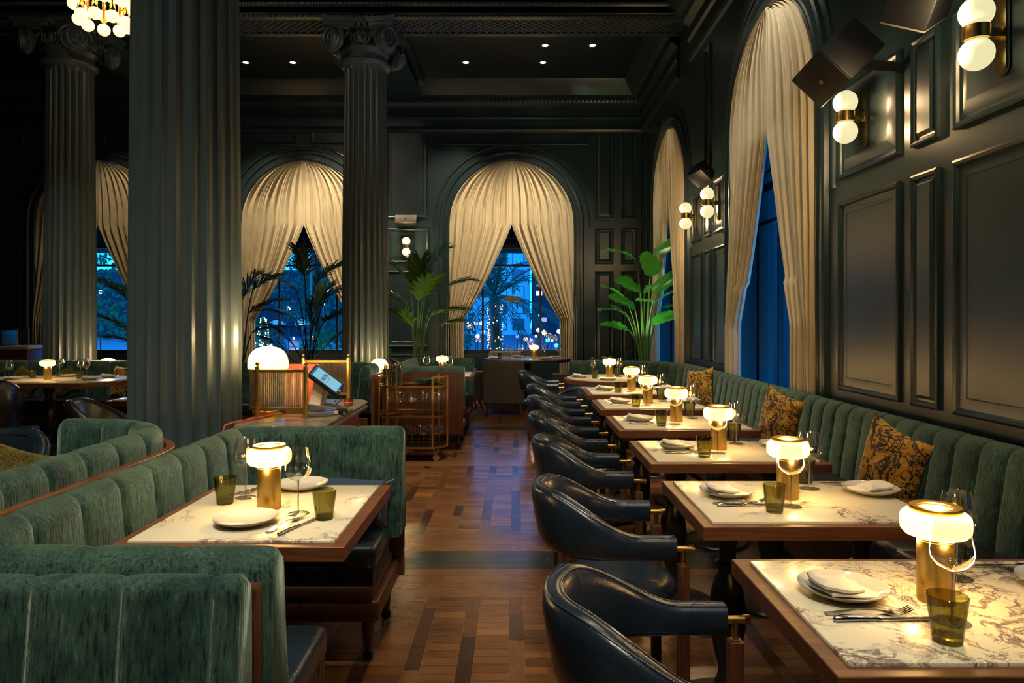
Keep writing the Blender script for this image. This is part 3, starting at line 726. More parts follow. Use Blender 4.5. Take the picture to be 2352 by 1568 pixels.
# curved open booths
def curved(label, path, side, ztop, chan=.2, t_=.125, lean=.05, seat=True, depth=.018, sd=.50):
    t = thing('banquette_booth', label, 'booth', (0, 0, 0), 0, 'green velvet booths')
    obj('backrest', sweep(path, back_prof(.40, ztop, t_, lean), side, chan, depth), 'velvet', t, angle=60)
    obj('wooden_shell', sweep(path, rect_prof(-t_ / 2 - .045, -t_ / 2 - .008, .16, ztop - .09, .006), side, step=.06, cap=.004), 'walnut_y', t, angle=50)
    if seat:
        obj('seat', sweep(path, rect_prof(.075, sd, .36, .475, .035), side, chan, .004), 'leather', t, angle=60)
        obj('wooden_base', sweep(path, rect_prof(-.03, sd - .03, .16, .355, .012), side, step=.08, cap=.004), 'dark_wood', t, angle=50)  # shadow below the seat is put into the darker wood
        pts, L = resample(path, .7)
        for i in range(0, len(pts)):
            a = pts[max(i - 1, 0)]; b = pts[min(i + 1, len(pts) - 1)]; d = (b - a).normalized(); n = Vector((-d.y, d.x)) * side; q = pts[i] + n * (sd - .08)
            if i == 0: q += d * .06
            if i == len(pts) - 1: q -= d * .06
            tapered_leg('leg', q.x, q.y, .17, .025, .015, t)
    return t
curved('curved green velvet booth with wood trim, left of the foreground booth', [(-1.60, .9)] + arc(-1.60 - .42, 2.98, .42, 0, 90, 14) + [(-2.17, 3.40)], 1, .925, .21, .125, .03)
curved('long green velvet booth behind the octagonal table, beneath the far left column', [(-3.95, 7.75)] + arc(-4.45, 8.20, .5, 0, 90, 12) + arc(-6.75, 8.20, .5, 90, 180, 12) + [(-7.25, 7.7)], 1, .90, .25, .125, .04)
curved('green velvet booth behind host stand, curved corner beside the small dome lamp', [(-1.60, 7.5)] + arc(-1.95, 7.95, .35, 0, 90, 12) + [(-3.55, 8.30)], 1, .905, .24, .125, .04)
# long right banquette
path = [(2.05, .15), (2.05, 8.1)] + arc(1.2, 8.1, .85, 0, 90, 16) + [(.70, 8.95)]
t = thing('wall_banquette', 'long channelled green velvet banquette running along the right wall', 'banquette')
obj('backrest', sweep(path, back_prof(.42, .885, .16, .05), 1, .168, .016), 'velvet', t, angle=60)
obj('seat', sweep(path, rect_prof(.10, .52, .36, .475, .035), 1, .168, .010), 'black_leather', t, angle=60)
obj('wooden_base', sweep(path, rect_prof(-.05, .47, .05, .355, .01), 1, step=.1, cap=.003), 'dark_wood', t, angle=50)
obj('plinth', sweep(path, rect_prof(-.05, .40, .0, .055, .01), 1, step=.1, cap=.003), 'iron', t, angle=50)
# panel behind the banquette's far end
obj('wooden_shell', sweep([(1.2, 8.95 + .0), (.70, 8.95)], rect_prof(-.125, -.085, .05, .80, .005), 1, step=.1, cap=.003), 'walnut', t)

# ================================================================== TABLES
def pedestal(t, x, y, ztop, br=.2, k=1.0):
    m = MB().lathe([(.001, 0), (br, 0), (br, .012), (br * .95, .022), (.075, .035), (.05, .05)] + [(.035 * k, .07), (.046 * k, .10), (.034 * k, .13), (.03 * k, .16), (.043 * k, .20), (.060 * k, .28), (.067 * k, .34), (.058 * k, .42), (.042 * k, .48), (.030 * k, .50), (.046 * k, .515), (.046 * k, .53), (.030 * k, .545), (.028 * k, .58), (.040 * k, .62), (.045 * k, .66), (.052 * k, ztop - .02), (.09, ztop - .015), (.09, ztop)], 32, Matrix.Translation((x, y, 0)))
    obj('pedestal', m, 'iron', t)
def rect_table(label, x0, x1, y0, y1, peds, group, z=.75):
    cx, cy = (x0 + x1) / 2, (y0 + y1) / 2; t = thing('dining_table', label, 'table', (cx, cy, 0), 0, group)
    a, b = (x1 - x0) / 2, (y1 - y0) / 2; f = .036
    w = MB(); w.rbox(-a, a, -b, -b + f, z - .042, z, .0025, 1); w.rbox(-a, a, b - f, b, z - .042, z, .0025, 1)
    fr = MB().rbox(-a, a, -b, b, z - .042, z - .004, .002, 1); top = [(-a, -b), (a, -b), (a, b), (-a, b)]
    ff = MB(); ls = [[(-a, -b, z - .042), (a, -b, z - .042), (a, b, z - .042), (-a, b, z - .042)], [(-a, -b, z - .002), (a, -b, z - .002), (a, b, z - .002), (-a, b, z - .002)],
        [(-a + .002, -b + .002, z), (a - .002, -b + .002, z), (a - .002, b - .002, z), (-a + .002, b - .002, z)], [(-a + f, -b + f, z), (a - f, -b + f, z), (a - f, b - f, z), (-a + f, b - f, z)], [(-a + f, -b + f, z - .01), (a - f, -b + f, z - .01), (a - f, b - f, z - .01), (-a + f, b - f, z - .01)]]
    ff.loops(ls); ff.f.append((0, 3, 2, 1)); obj('wooden_edge', ff, 'walnut', t)
    obj('marble_top', MB().rbox(-a + f + .001, a - f - .001, -b + f + .001, b - f - .001, z - .009, z + .008, .004, 2), 'marble', t)
    for px, py in peds: pedestal(t, px, py, z - .042)
    return t
RT = [(1.283, 1.918, .588, 1.41), (2.212, 2.846, .592, 1.41), (3.18, 3.79, .612, 1.43), (4.13, 4.76, .612, 1.44), (5.09, 5.72, .62, 1.44), (6.09, 6.72, .635, 1.45)]
ORD = ['nearest', 'second', 'third', 'fourth', 'fifth', 'sixth']
for (y0, y1, x0, x1), o in zip(RT, ORD):
    rect_table(f'{o} wood-edged marble table of the right-hand row, counting from the camera', x0, x1, y0, y1, [(-.24, .0), (.24, .0)], 'marble tables along the right banquette')
def round_table(name, label, x, y, r, z, top, edge, group, sides=48, sx=1.0, peds=((0, 0),), seat=None, oct_=False):
    t = thing(name, label, 'table', (x, y, 0), 0, group)
    if oct_: pl = oct_
    else: pl = [(r * sx * cos(2 * pi * i / sides), r * sin(2 * pi * i / sides)) for i in range(sides)]
    obj('wooden_edge', MB().prism(pl, z - .042, z), edge, t)
    obj('tabletop', MB().prism([(a * (1 - .036 / r), b * (1 - .036 / r)) for a, b in pl], z, z + .008), top, t)
    for px, py in peds: pedestal(t, px, py, z - .042, .24, 1.15)
    return t
round_table('round_table', 'round marble table inside the banquette curved far end', 1.06, 7.84, .52, .75, 'marble', 'walnut', None)
simple('blue_top', (.30, .28, .25), .12, coat=.5, coatr=.05)
round_table('round_table', 'large round table lit blue beneath the centre window', .20, 11.26, .62, .78, 'blue_top', 'dark_wood', None, sx=1.12)
rect_table('marble table inside the left foreground booth', -1.168, -.49, 2.017, 2.778, [(-.12, 0)], 'marble tables of the booths')
rect_table('marble table inside the booth behind the bar cart', -1.16, -.49, 8.05, 8.74, [(0, 0)], 'marble tables of the booths')
o8 = [(.62, -.45), (.86, -.2), (.86, .25), (.62, .5), (-.62, .5), (-.86, .25), (-.86, -.2), (-.62, -.45)]
round_table('octagonal_table', 'octagonal wooden table with marble top at far left', -5.04, 7.62, .7, .75, 'marble', 'oak', None, oct_=o8)
rect_table('marble table peeking between the massive column and dark chair', -3.27, -2.70, 5.62, 6.3, [(0, 0)], 'marble tables of the booths')
rect_table('marble table corner at left edge inside the curved booth', -3.0, -2.27, 2.45, 3.13, [(0, 0)], 'marble tables of the booths')
# ================================================================== LEATHER ARMCHAIRS
def make_armchair():
    t = thing('armchair', '', 'chair')
    pl = []; N = 64
    for i in range(N + 1):
        q = i / N * 2 - 1    # -1 .. 1
        s = q * 1.0
        # straight arms then half ellipse round the back
        a = abs(s)
        if a > .64: f = (a - .64) / .36; x = -.02 + f * .205; y = .232
        else: th = a / .64 * pi / 2; x = -.02 - .215 * cos(th); y = .232 * sin(th)
        pl.append((x, math.copysign(y, s) if y else 0, a))
    rows = []
    for i, (x, y, a) in enumerate(pl):
        p0 = pl[max(i - 1, 0)]; p1 = pl[min(i + 1, N)]; d = Vector((p1[0] - p0[0], p1[1] - p0[1], 0)).normalized(); n = Vector((-d.y, d.x, 0))
        k = 1 - sstep(.22, .80, a); zt = .663 + .135 * k; zb = .585 - .012 * k; th = .030 + .004 * k
        h = (zt - zb); r = min(th, h / 2 * .95); row = []
        lean = -.035 * k   # back leans outward at its top
        for j in range(16):
            an = 2 * pi * j / 16; cx = th * abs(cos(an)) ** .7 * (1 if cos(an) > 0 else -1); cz = (h / 2) * abs(sin(an)) ** .55 * (1 if sin(an) > 0 else -1)
            z = (zt + zb) / 2 + cz; o = lean * (z - zb) / .2
            row.append((x - n.x * (cx) - (1 if n.x else 0) * 0 + o * cos(0) * (1 if a < .64 else 0) * cos(a / .64 * pi / 2), y - n.y * cx, z))
        rows.append(row)
    m = MB().grid(rows, True)
    for row in (rows[0], rows[-1]): m.add(row, [tuple(range(16))])
    b = obj('arm_and_back_band', m, 'leather', t, angle=60)
    # piping along the outer top edge
    for side in (1, -1):
        pts = []
        for i, (x, y, a) in enumerate(pl):
            r = rows[i]; j = 3 if side == 1 else 5; pts.append(r[j])
        obj('piping', MB().tube(pts, .0026, 6), 'leather', b)
    st = MB(); row = rows[40]; st.tube([rows[40][j % 16] for j in range(1, 8)], .0012, 5)
    obj('stitched_seam', st, 'grey_cloth', b)
    s = MB().lathe([(.001, .455), (.12, .462), (.19, .460), (.225, .448), (.238, .428), (.236, .405), (.22, .395), (.001, .395)], 40, Matrix.Diagonal((1, 1, 1, 1)))
    obj('seat', s, 'leather', t, angle=60)
    fr = MB().lathe([(.001, .355), (.215, .355), (.225, .365), (.225, .393), (.001, .395)], 40); obj('seat_frame', fr, 'dark_wood', t)
    for sy in (-1, 1):
        y = sy * .232
        l = obj('leg', MB().rbox(.193, .231, y - .019, y + .019, 0, .568, .004), 'dark_wood', t)
        br = MB().tube([(.185 - .012, y, .622), (.244, y, .622)], .0095, 16); br.tube([(.232, y, .622), (.249, y, .622)], .0125, 16); br.tube([(.212, y, .566), (.212, y, .618)], .0085, 14); br.tube([(.212, y, .566), (.212, y, .572)], .014, 16)
        obj('brass_fitting', br, 'brass', l)
        l = obj('leg', MB().rbox(-.175, -.139, sy * .165 - .018, sy * .165 + .018, 0, .555, .004), 'dark_wood', t)
        obj('brass_fitting', MB().tube([(-.157, sy * .165, .55), (-.157, sy * .165, .60)], .0085, 12), 'brass', l)
        obj('seat_rail', MB().rbox(-.15, .20, sy * .19 - .012, sy * .19 + .012, .355, .39, .003), 'dark_wood', t)
    return t
KA = Kit(make_armchair)
CH = [(.36, 1.60), (.36, 2.63), (.385, 3.64), (.385, 4.585), (.39, 5.58), (.405, 6.57)]
for (x, y), o in zip(CH, ORD): KA.put((x, y, 0), 0, f'navy leather armchair with brass arm rods at the {o} table of right-hand row', 'navy armchairs of the right-hand row').name = 'armchair'
KA.put((.33, 8.32, 0), R(-4), 'navy leather armchair at the far side of the round banquette table, legs in clear view')
# ================================================================== TUB CHAIRS
def tub(label, loc, rz, mat, w=.30, z0=.22, ztop=.78, zarm=.60, group='tub chairs', legs=.03, skirt=True, flare=.04, half=115, leather_=True, legm='dark_wood'):
    t = thing('tub_chair', label, 'chair', loc, rz, group)   # opens towards +x
    N = 48; rows = []
    for i in range(N + 1):
        q = -1 + 2 * i / N; a = pi - q * R(half); k = 1 - sstep(.15, 1.0, abs(q)); zt = zarm + (ztop - zarm) * k
        row = []
        for (n, z) in [(-.03, z0), (.03, z0), (.032, (z0 + zt) / 2), (.035, zt - .03), (.022, zt - .006), (0, zt), (-.022, zt - .006), (-.035, zt - .03), (-.032, (z0 + zt) / 2)]:
            f = flare * (z - z0) / (ztop - z0); r = w - .03 + f + n
            row.append((r * cos(a), r * sin(a), z))
        rows.append(row)
    m = MB().grid(rows, True)
    for row in (rows[0], rows[-1]): m.add(row, [tuple(range(len(row)))])
    b = obj('shell', m, mat, t, angle=60)
    for j, nm in ((3, 'piping'), (7, 'piping')): obj(nm, MB().tube([r[j] for r in rows], .0035, 6), mat, b)
    obj('seat', MB().lathe([(.001, .46), (w * .6, .465), (w - .06, .45), (w - .045, .42), (w - .05, .38), (.001, .38)], 36), mat, t, angle=60)
    obj('seat_base', MB().lathe([(.001, z0 + .0), (w - .07, z0 + .0), (w - .055, z0 + .02), (w - .055, .378), (.001, .378)], 36), mat, t, angle=60)
    for sx in (-1, 1):
        for sy in (-1, 1): obj('leg', MB().tube([(sx * (w - .09), sy * (w - .09), z0 + .02), (sx * (w - .05), sy * (w - .05), .0)], [.022, .012], 10), legm, t)
    return t
tub('dark navy tub chair in front of the round banquette table, back to the camera', (.74, 7.15, 0), R(90), 'leather', .30, .24, .755, .60)
tub('navy tub chair at left edge before the octagonal table', (-4.93, 6.45, 0), R(140), 'leather', .32, .22, .86, .60)
tub('rounded navy chair back at lower left edge behind the curved booth', (-2.78, 3.62, 0), R(-90), 'leather', .29, .24, .80, .62)
tub('dark tub chair just left of the massive column, beside booth end', (-2.76, 4.98, 0), R(15), 'black_leather', .29, .22, .85, .62, flare=.07)
def winged(label, loc, rz, mat='grey_cloth', w=.30, d=.28, ztop=.80, zarm=.62):
    t = thing('lounge_armchair', label, 'chair', loc, rz, 'grey lounge armchairs')   # opens to +x
    obj('back', MB().rbox(-d, -d + .10, -w, w, .16, ztop, .035, 3), mat, t, angle=60)
    for s in (-1, 1):
        X = MB(); rows = []
        for i in range(9):
            q = i / 8; x = -d + .05 + q * (2 * d - .05); zt = ztop - .03 - (ztop - .03 - zarm) * sstep(0, .55, q)
            rows.append([(x, s * (w - .07), .16), (x, s * w, .16), (x, s * w, zt - .02), (x, s * (w - .035), zt), (x, s * (w - .07), zt - .02)])
        X.grid(rows, True); X.add(rows[0], [tuple(range(5))]); X.add(rows[-1], [tuple(range(5))]); obj('arm', X, mat, t, angle=50)
    obj('seat', MB().rbox(-d + .09, d - .01, -w + .07, w - .07, .30, .46, .03, 3), mat, t, angle=60)
    for sx in (-1, 1):
        for s in (-1, 1): obj('leg', MB().tube([(sx * (d - .05), s * (w - .06), .17), (sx * (d - .0), s * (w - .03), 0)], [.022, .012], 10), 'dark_wood', t)
    return t
winged('grey upholstered armchair with its back to the camera at the window table', (-.17, 10.55, 0), R(90))
winged('grey armchair left of the window table, lit blue', (-.83, 11.02, 0), R(15), w=.29, ztop=.84)
winged('grey armchair right of the window table, behind the banquette end', (.92, 10.45, 0), R(150), w=.28)
winged('brown grey armchair between window table and centre window, left one', (-.16, 11.93 - .10, 0), R(-85), w=.27, d=.22, ztop=.87)
tub('blue lit tub chair behind the tall palm, beside the fluted column', (-1.85, 10.85, 0), R(-30), 'leather', .29, .24, .84, .62)
# ================================================================== TABLE LAMPS AND TABLEWARE
def make_lamp():
    t = thing('table_lamp', '', 'lamp')
    obj('stem', MB().lathe([(.001, 0), (.038, 0), (.0385, .002), (.0385, .138), (.037, .1395), (.037, .142), (.0385, .1435), (.0385, .152), (.001, .152)], 40), 'brass', t)
    obj('lamp_shade', MB().lathe([(.038, .147), (.052, .1475), (.064, .152), (.0715, .161), (.073, .172), (.073, .184), (.0715, .194), (.066, .201), (.056, .205), (.038, .2055)], 48, cap=False), 'lamp_opal', t)
    obj('top_ring', MB().lathe([(.036, .206), (.054, .206), (.055, .208), (.055, .215), (.0535, .2165), (.037, .2155), (.036, .213)], 48, cap=False), 'brass', t)
    obj('diffuser', MB().lathe([(.001, .2135), (.02, .213), (.036, .210)], 40, cap=False), 'lamp_opal', t)
    l = bpy.data.lights.new('led', 'POINT'); l.energy = 1.0; l.color = (1, .60, .22); l.shadow_soft_size = .012
    for k in range(3):
        o = bpy.data.objects.new('led', l); COL.objects.link(o); o.parent = t; o.location = (.053 * cos(k * 2.09 + .6), .053 * sin(k * 2.09 + .6), .138)
    o = bpy.data.objects.new('led', l); COL.objects.link(o); o.parent = t; o.location = (0, 0, .235)
    return t
KL = Kit(make_lamp)
def make_tumbler():
    t = thing('tumbler', '', 'drinking glass')
    obj('bowl', MB().lathe([(.0265, .004), (.028, .008), (.0385, .092), (.0372, .0935), (.036, .092), (.026, .016), (.001, .014)], 36, cap=False), 'olive_glass', t)
    obj('thick_base', MB().lathe([(.001, 0), (.026, 0), (.0275, .004), (.0265, .012), (.001, .014)], 36, cap=False), 'olive_glass', t)
    return t
KT = Kit(make_tumbler)
WG = [(.0045, .108), (.012, .111), (.028, .118), (.040, .132), (.0435, .146), (.042, .162), (.036, .19), (.0325, .215), (.0318, .2155)]
def make_wine():
    t = thing('wine_glass', '', 'drinking glass')
    obj('bowl', MB().lathe(WG, 36, cap=False), 'clear_glass', t)
    obj('stem', MB().lathe([(.0032, .003), (.0028, .02), (.0026, .09), (.0045, .109)], 12), 'stem_glass', t)
    obj('foot', MB().lathe([(.001, 0), (.036, 0), (.0365, .001), (.02, .002), (.004, .006)], 36, cap=False), 'clear_glass', t)
    return t
KW = Kit(make_wine)
def make_plate():
    t = thing('side_plate', '', 'plate')
    obj('dish', MB().lathe([(.001, .006), (.058, .0062), (.070, .010), (.088, .019), (.0975, .0235), (.099, .0245), (.0985, .0225), (.086, .014), (.060, .002), (.055, 0), (.001, 0)], 56, cap=False), 'ceramic', t, angle=60)
    return t
def make_plate1():
    o = obj('side_plate', MB().lathe([(.001, .006), (.058, .0062), (.070, .010), (.088, .019), (.0975, .0235), (.099, .0245), (.0985, .0225), (.086, .014), (.060, .002), (.055, 0), (.001, 0)], 56, cap=False), 'ceramic', angle=60)
    return tag(o, '', 'plate')
KP = Kit(make_plate1)
def make_napkin():
    def fold(x0, x1, y0, y1, z0, z1, lift, seed):
        rnd = random.Random(seed); nx, ny = 14, 12; top = []; bot = []
        for i in range(nx + 1):
            a = []; b = []
            for j in range(ny + 1):
                u, v = i / nx, j / ny; x = x0 + (x1 - x0) * u; y = y0 + (y1 - y0) * v
                e = min(1, 5 * min(u, 1 - u, v, 1 - v) + .15) ** .5
                wv = .0034 * sin(7 * u + seed) * cos(6 * v + seed) + .0018 * sin(17 * v + 5 * u)
                x += .005 * sin(5 * v + seed) + .02 * (v - .5) * (seed - 1.5); y += .005 * sin(5 * u + seed)
                zz = lift * (1 - u) ** 2
                a.append((x, y, z0 + (z1 - z0) * e + wv * e + zz)); b.append((x, y, z0 + zz * .9))
            top.append(a); bot.append(b)
        m = MB().grid(top); m.grid(bot)
        for r1, r2 in ((top[0], bot[0]), (top[-1], bot[-1]), ([r[0] for r in top], [r[0] for r in bot]), ([r[-1] for r in top], [r[-1] for r in bot])): m.grid([r1, r2])
        return m
    m = fold(-.060, .062, -.048, .046, .0085, .019, .006, 1); m2 = fold(-.066, .030, -.044, .050, .0195, .034, .012, 2)
    t = thing('napkin', '', 'napkin'); obj('lower_fold', m, 'napkin', t, angle=80); obj('upper_fold', m2, 'napkin', t, angle=80); return t
KN = Kit(make_napkin)
def make_fork():
    m = MB()
    def strip(pts):
        rows = []
        for x, w, z in pts: rows.append([(x, -w, z), (x, w, z), (x, w, z + .0018), (x, -w, z + .0018)])
        m.grid(rows, True); m.add(rows[0], [(0, 1, 2, 3)]); m.add(rows[-1], [(0, 1, 2, 3)])
    strip([(-.09, .006, .002), (-.085, .009, .0015), (-.07, .0095, .002), (-.05, .006, .006), (-.02, .0035, .011), (.01, .003, .012), (.03, .004, .009), (.042, .009, .005), (.050, .0115, .0035), (.058, .012, .004)])
    for k in range(4):
        y = -.0102 + k * .0068; rows = []
        for x, z in ((.056, .004), (.07, .005), (.085, .010), (.096, .016)): w = .0018 if x < .09 else .001; rows.append([(x, y - w, z), (x, y + w, z), (x, y + w, z + .0015), (x, y - w, z + .0015)])
        m.grid(rows, True); m.add(rows[-1], [(0, 1, 2, 3)])
    return tag(obj('fork', m, 'steel', angle=50), '', 'fork')
KF = Kit(make_fork)
def make_knife():
    t = thing('knife', '', 'knife')
    obj('handle', MB().tube([(-.105, 0, .006), (-.100, 0, .006), (-.07, 0, .006), (-.03, 0, .0055), (-.012, 0, .005), (-.006, 0, .005), (0, 0, .0045)], [.003, .0062, .0058, .0045, .0042, .0058, .004], 12), 'steel', t, angle=60)
    pl = [(0, -.004), (.02, -.0055), (.09, -.0075), (.108, -.006), (.118, .001), (.105, .006), (.06, .006), (0, .004)]
    obj('blade', MB().prism(pl, .004, .0055), 'steel', t); return t
KK = Kit(make_knife)
Z = .758
def setting(cx, cy, rot, tn, side, z=Z, nap=True, gp='right-hand tables', extra=None):
    """plate with napkin, fork and knife. rot: direction the diner faces"""
    def P(a, b): c, s = cos(rot), sin(rot); return (cx + a * c - b * s, cy + a * s + b * c, z)
    KP.put(P(0, 0), 0, f'white plate, {side}, {tn}', f'white plates on the {gp}')
    if nap: KN.put(P(.0, 0), rot + .08, f'folded white napkin on plate, {side}, {tn}', f'folded napkins on the {gp}')
    KF.put(P(-.005, -.115), rot - .05, f'fork, {side}, {tn}', f'forks on the {gp}')
    KK.put(P(.01, -.148), rot, f'knife, {side}, {tn}', f'knives on the {gp}')
for i, ((y0, y1, x0, x1), o) in enumerate(zip(RT, ORD)):
    tn = f'{o} right-row table'; yc = (y0 + y1) / 2; xl = [.963, .984, 1.01, 1.02, 1.02, 1.06][i]; yl = yc + .015
    KL.put((xl, yl, Z), 0, f'glowing brass mushroom lamp at the centre of the {tn}', 'mushroom lamps on the right-hand tables')
    dx = [0, .005, .02, .0, .01, .015][i]
    setting(x0 + .178 + dx, yc + .05, R(2 + 3 * (i % 2)), tn, 'aisle side', extra=i)
    setting(x0 + .725, yc + .085, R(182), tn, 'banquette side')
    KT.put((x0 + .275, y0 + .125 + (.02 if i % 2 else 0), Z), 0, f'olive glass tumbler, aisle side, {tn}', 'olive tumblers on the right-hand tables')
    KT.put((x0 + .55, y0 + .565, Z), 0, f'olive glass tumbler, banquette side, {tn}', 'olive tumblers on the right-hand tables')
    KW.put((xl - .035, y0 + .215, Z), 0, f'wine glass in front of the lamp, {tn}', 'wine glasses on the right-hand tables')
    KW.put((xl + .135, y0 + .47, Z), 0, f'wine glass right behind the lamp, {tn}', 'wine glasses on the right-hand tables')
# left foreground booth table
tn = 'left foreground booth table'
KL.put((-.838, 2.405, Z), 0, 'glowing brass mushroom lamp on the left foreground booth table', 'mushroom lamps of the booths')
KP.put((-.847, 2.222, Z), 0, 'empty white plate, near side, left foreground booth table', 'white plates on the left booth table')
KP.put((-.815, 2.69, Z), 0, 'empty white plate behind the lamp, left foreground booth table', 'white plates on the left booth table')
KF.put((-.718, 2.205, Z), R(72), 'fork beside near plate, left foreground booth table'); KK.put((-.668, 2.19, Z), R(70), 'knife beside near plate, left foreground booth table')
KF.put((-.955, 2.655, Z), R(238), 'far fork behind tumbler, left foreground booth table'); KK.put((-1.0, 2.63, Z), R(236), 'far knife behind tumbler, left foreground booth table')
KT.put((-1.012, 2.462, Z), 0, 'olive tumbler left of lamp, left foreground booth table'); KT.put((-.615, 2.275, Z), 0, 'olive tumbler at right, left foreground booth table')
KW.put((-.972, 2.545, Z), 0, 'wine glass behind left tumbler, left foreground booth table'); KW.put((-.718, 2.335, Z), 0, 'wine glass right of the lamp, left foreground booth table')
t = thing('menu', 'dark blue menu board leaning beyond the left booth table', 'menu', (-.73, 2.99, .66), R(-12)); obj('cover', MB().rbox(-.19, .15, -.10, .11, 0, .018, .003, X=Matrix.Rotation(R(14), 4, 'X')), 'navy_card', t)
t = thing('leather_cushion', 'dark leather cushion on far bench of the left foreground booth', 'cushion', (-.70, 3.15, .585), 0)
def cushion_mesh(a, b, th, n=18, pinch=.12, wr=.004, seed=0):
    rows = []; back = []
    for i in range(n + 1):
        r = []; q = []
        for j in range(n + 1):
            u, v = -1 + 2 * i / n, -1 + 2 * j / n; k = ((1 - u * u) * (1 - v * v)) ** .42
            ex = 1 - pinch * (1 - v * v) ; ey = 1 - pinch * (1 - u * u)
            # corners keep their full reach, sides draw in
            x, y = a * u * (1 - pinch * (1 - abs(u)) * 0 - pinch * (1 - v * v) * abs(u) * .9), b * v * (1 - pinch * (1 - u * u) * abs(v) * .9)
            wv = wr * sin(7 * u + 3 * v + seed) + wr * .6 * sin(11 * v - 4 * u + seed)
            r.append((x, y, th * k + wv * k)); q.append((x, y, -th * k + wv * k))
        rows.append(r); back.append(q)
    return MB().grid(rows), MB().grid(back)
f, b = cushion_mesh(.15, .11, .045); f.add(b.v, b.f, None); obj('cover', f, 'black_leather', t, angle=80)
t.rotation_euler = (R(62), 0, R(-6))
# round banquette table
tn = 'round banquette table'
KL.put((1.045, 7.80, Z), 0, 'glowing brass mushroom lamp on the round banquette table', 'mushroom lamps on the right-hand tables')
for x, y, a, s in ((.72, 7.88, 0, 'left'), (.99, 7.52, 90, 'near'), (1.36, 7.78, 180, 'right')): KP.put((x, y, Z), 0, f'white plate, {s} place of the round banquette table', 'white plates on the round table')
for x, y, s in ((.72, 7.88, 'left'),): KN.put((x, y, Z), .2, f'folded napkin, {s} place of the round banquette table')
KF.put((.72, 7.74, Z), 0, 'fork at left place of the round banquette table')
for x, y, s in ((.87, 7.70, 'left'), (1.16, 8.02, 'right')): KT.put((x, y, Z), 0, f'olive tumbler {s} of lamp on the round banquette table')
for x, y, s in ((.885, 8.0, 'left'), (1.17, 7.9, 'right')): KW.put((x, y, Z), 0, f'wine glass {s} of lamp on the round banquette table')
# booth table behind the cart
KL.put((-.865, 8.38, Z), 0, 'glowing mushroom lamp on the table behind bar cart', 'mushroom lamps of the booths')
KW.put((-1.04, 8.30, Z), 0, 'wine glass left of lamp on the table behind bar cart'); KW.put((-.765, 8.16, Z), 0, 'wine glass right of lamp on the table behind bar cart')
KT.put((-1.10, 8.2, Z), 0, 'low tumbler on the table behind bar cart')
# window table
Zw = .788
KL.put((.30, 11.17, Zw), 0, 'small glowing mushroom lamp on the window table', 'mushroom lamps of the booths')
for i, (x, y) in enumerate(((-.17, 11.02), (-.06, 11.4), (.09, 11.10), (.47, 11.38), (.68, 11.12), (.75, 11.25))): KW.put((x, y, Zw), 0, f"wine glass on window table, {['leftmost', 'second from left', 'third from left', 'just right of the lamp', 'second from right', 'rightmost'][i]}", 'wine glasses on the window table')
for i, (x, y) in enumerate(((-.33, 11.15), (.04, 11.52), (.48, 10.95), (.64, 11.4))): KP.put((x, y, Zw), 0, f"white plate on window table, {['left', 'far middle', 'near right', 'far right'][i]}", 'white plates on the window table')
for i, (x, y) in enumerate(((-.24, 11.0), (.40, 11.42))): KT.put((x, y, Zw), 0, f"dark tumbler on window table, {['left side', 'behind the lamp'][i]}")
# octagonal table
KL.put((-5.01, 7.56, Z), 0, 'glowing mushroom lamp on the octagonal far left table', 'mushroom lamps of the booths')
for i, (x, y) in enumerate(((-5.38, 7.50), (-5.13, 7.95), (-4.84, 7.86), (-4.71, 7.75))): KW.put((x, y, Z), 0, f"wine glass on octagonal table, {['far left', 'behind the lamp', 'right of lamp', 'rightmost'][i]}", 'wine glasses on the octagonal table')
for i, (x, y) in enumerate(((-5.50, 7.42), (-5.28, 7.72), (-4.73, 7.66))): KT.put((x, y, Z), 0, f"olive tumbler on octagonal table, {['left edge', 'left of lamp', 'right of lamp'][i]}", 'tumblers on the octagonal table')
for i, (x, y) in enumerate(((-5.42, 7.62), (-5.03, 7.97), (-4.55, 7.55), (-4.53, 7.86))):
    s = ['left', 'behind lamp', 'near right', 'far right'][i]; KP.put((x, y, Z), 0, f'white plate on octagonal table, {s}', 'plates on the octagonal table')
    if i > 1: KN.put((x, y, Z), .5, f'folded napkin on octagonal table, {s}')
# ================================================================== CUSHIONS
def cushion(label, loc, rot, a, b, th, mat, seed=0, group=None):
    f, k = cushion_mesh(a, b, th, 22, .14, .007, seed); t = thing('throw_cushion', label, 'cushion', loc, 0, group); t.rotation_euler = rot
    obj('front_cover', f, mat, t, angle=80); obj('back_cover', k, 'olive' if mat == 'mustard' else mat, t, angle=80); return t
G = 'patterned mustard cushions'
cushion('black patterned mustard cushion nearest on the right banquette', (1.76, 3.30, .70), (R(84), R(14), R(-80)), .20, .21, .065, 'mustard', 1, G)
cushion('black patterned mustard cushion in middle of right banquette', (1.77, 4.74, .705), (R(84), R(12), R(-76)), .20, .22, .06, 'mustard', 2, G)
cushion('dim mustard cushion farthest along the right banquette', (1.77, 6.75, .715), (R(84), R(-9), R(-66)), .20, .22, .06, 'mustard', 3, G)
cushion('mustard cushion at the end of far left booth, cut by massive column', (-4.66, 8.33, .66), (R(78), 0, R(-35)), .19, .20, .06, 'mustard', 4, G)
cushion('olive fur cushion left of octagonal table lamp, near left edge', (-5.80, 8.33, .64), (R(78), R(30), 0), .18, .18, .06, 'olive', 5)
cushion('olive fur cushion behind the octagonal table, left of its lamp', (-5.35, 8.36, .64), (R(78), R(-28), 0), .18, .18, .06, 'olive', 6)
cushion('smaller olive fur cushion at lower left edge of curved booth', (-1.83, 2.30, .735), (R(80), R(25), R(78)), .155, .155, .05, 'olive', 7)
cushion('wide olive fur cushion leaning on the curved booth back', (-1.84, 2.72, .74), (R(80), R(18), R(80)), .21, .16, .055, 'olive', 8)
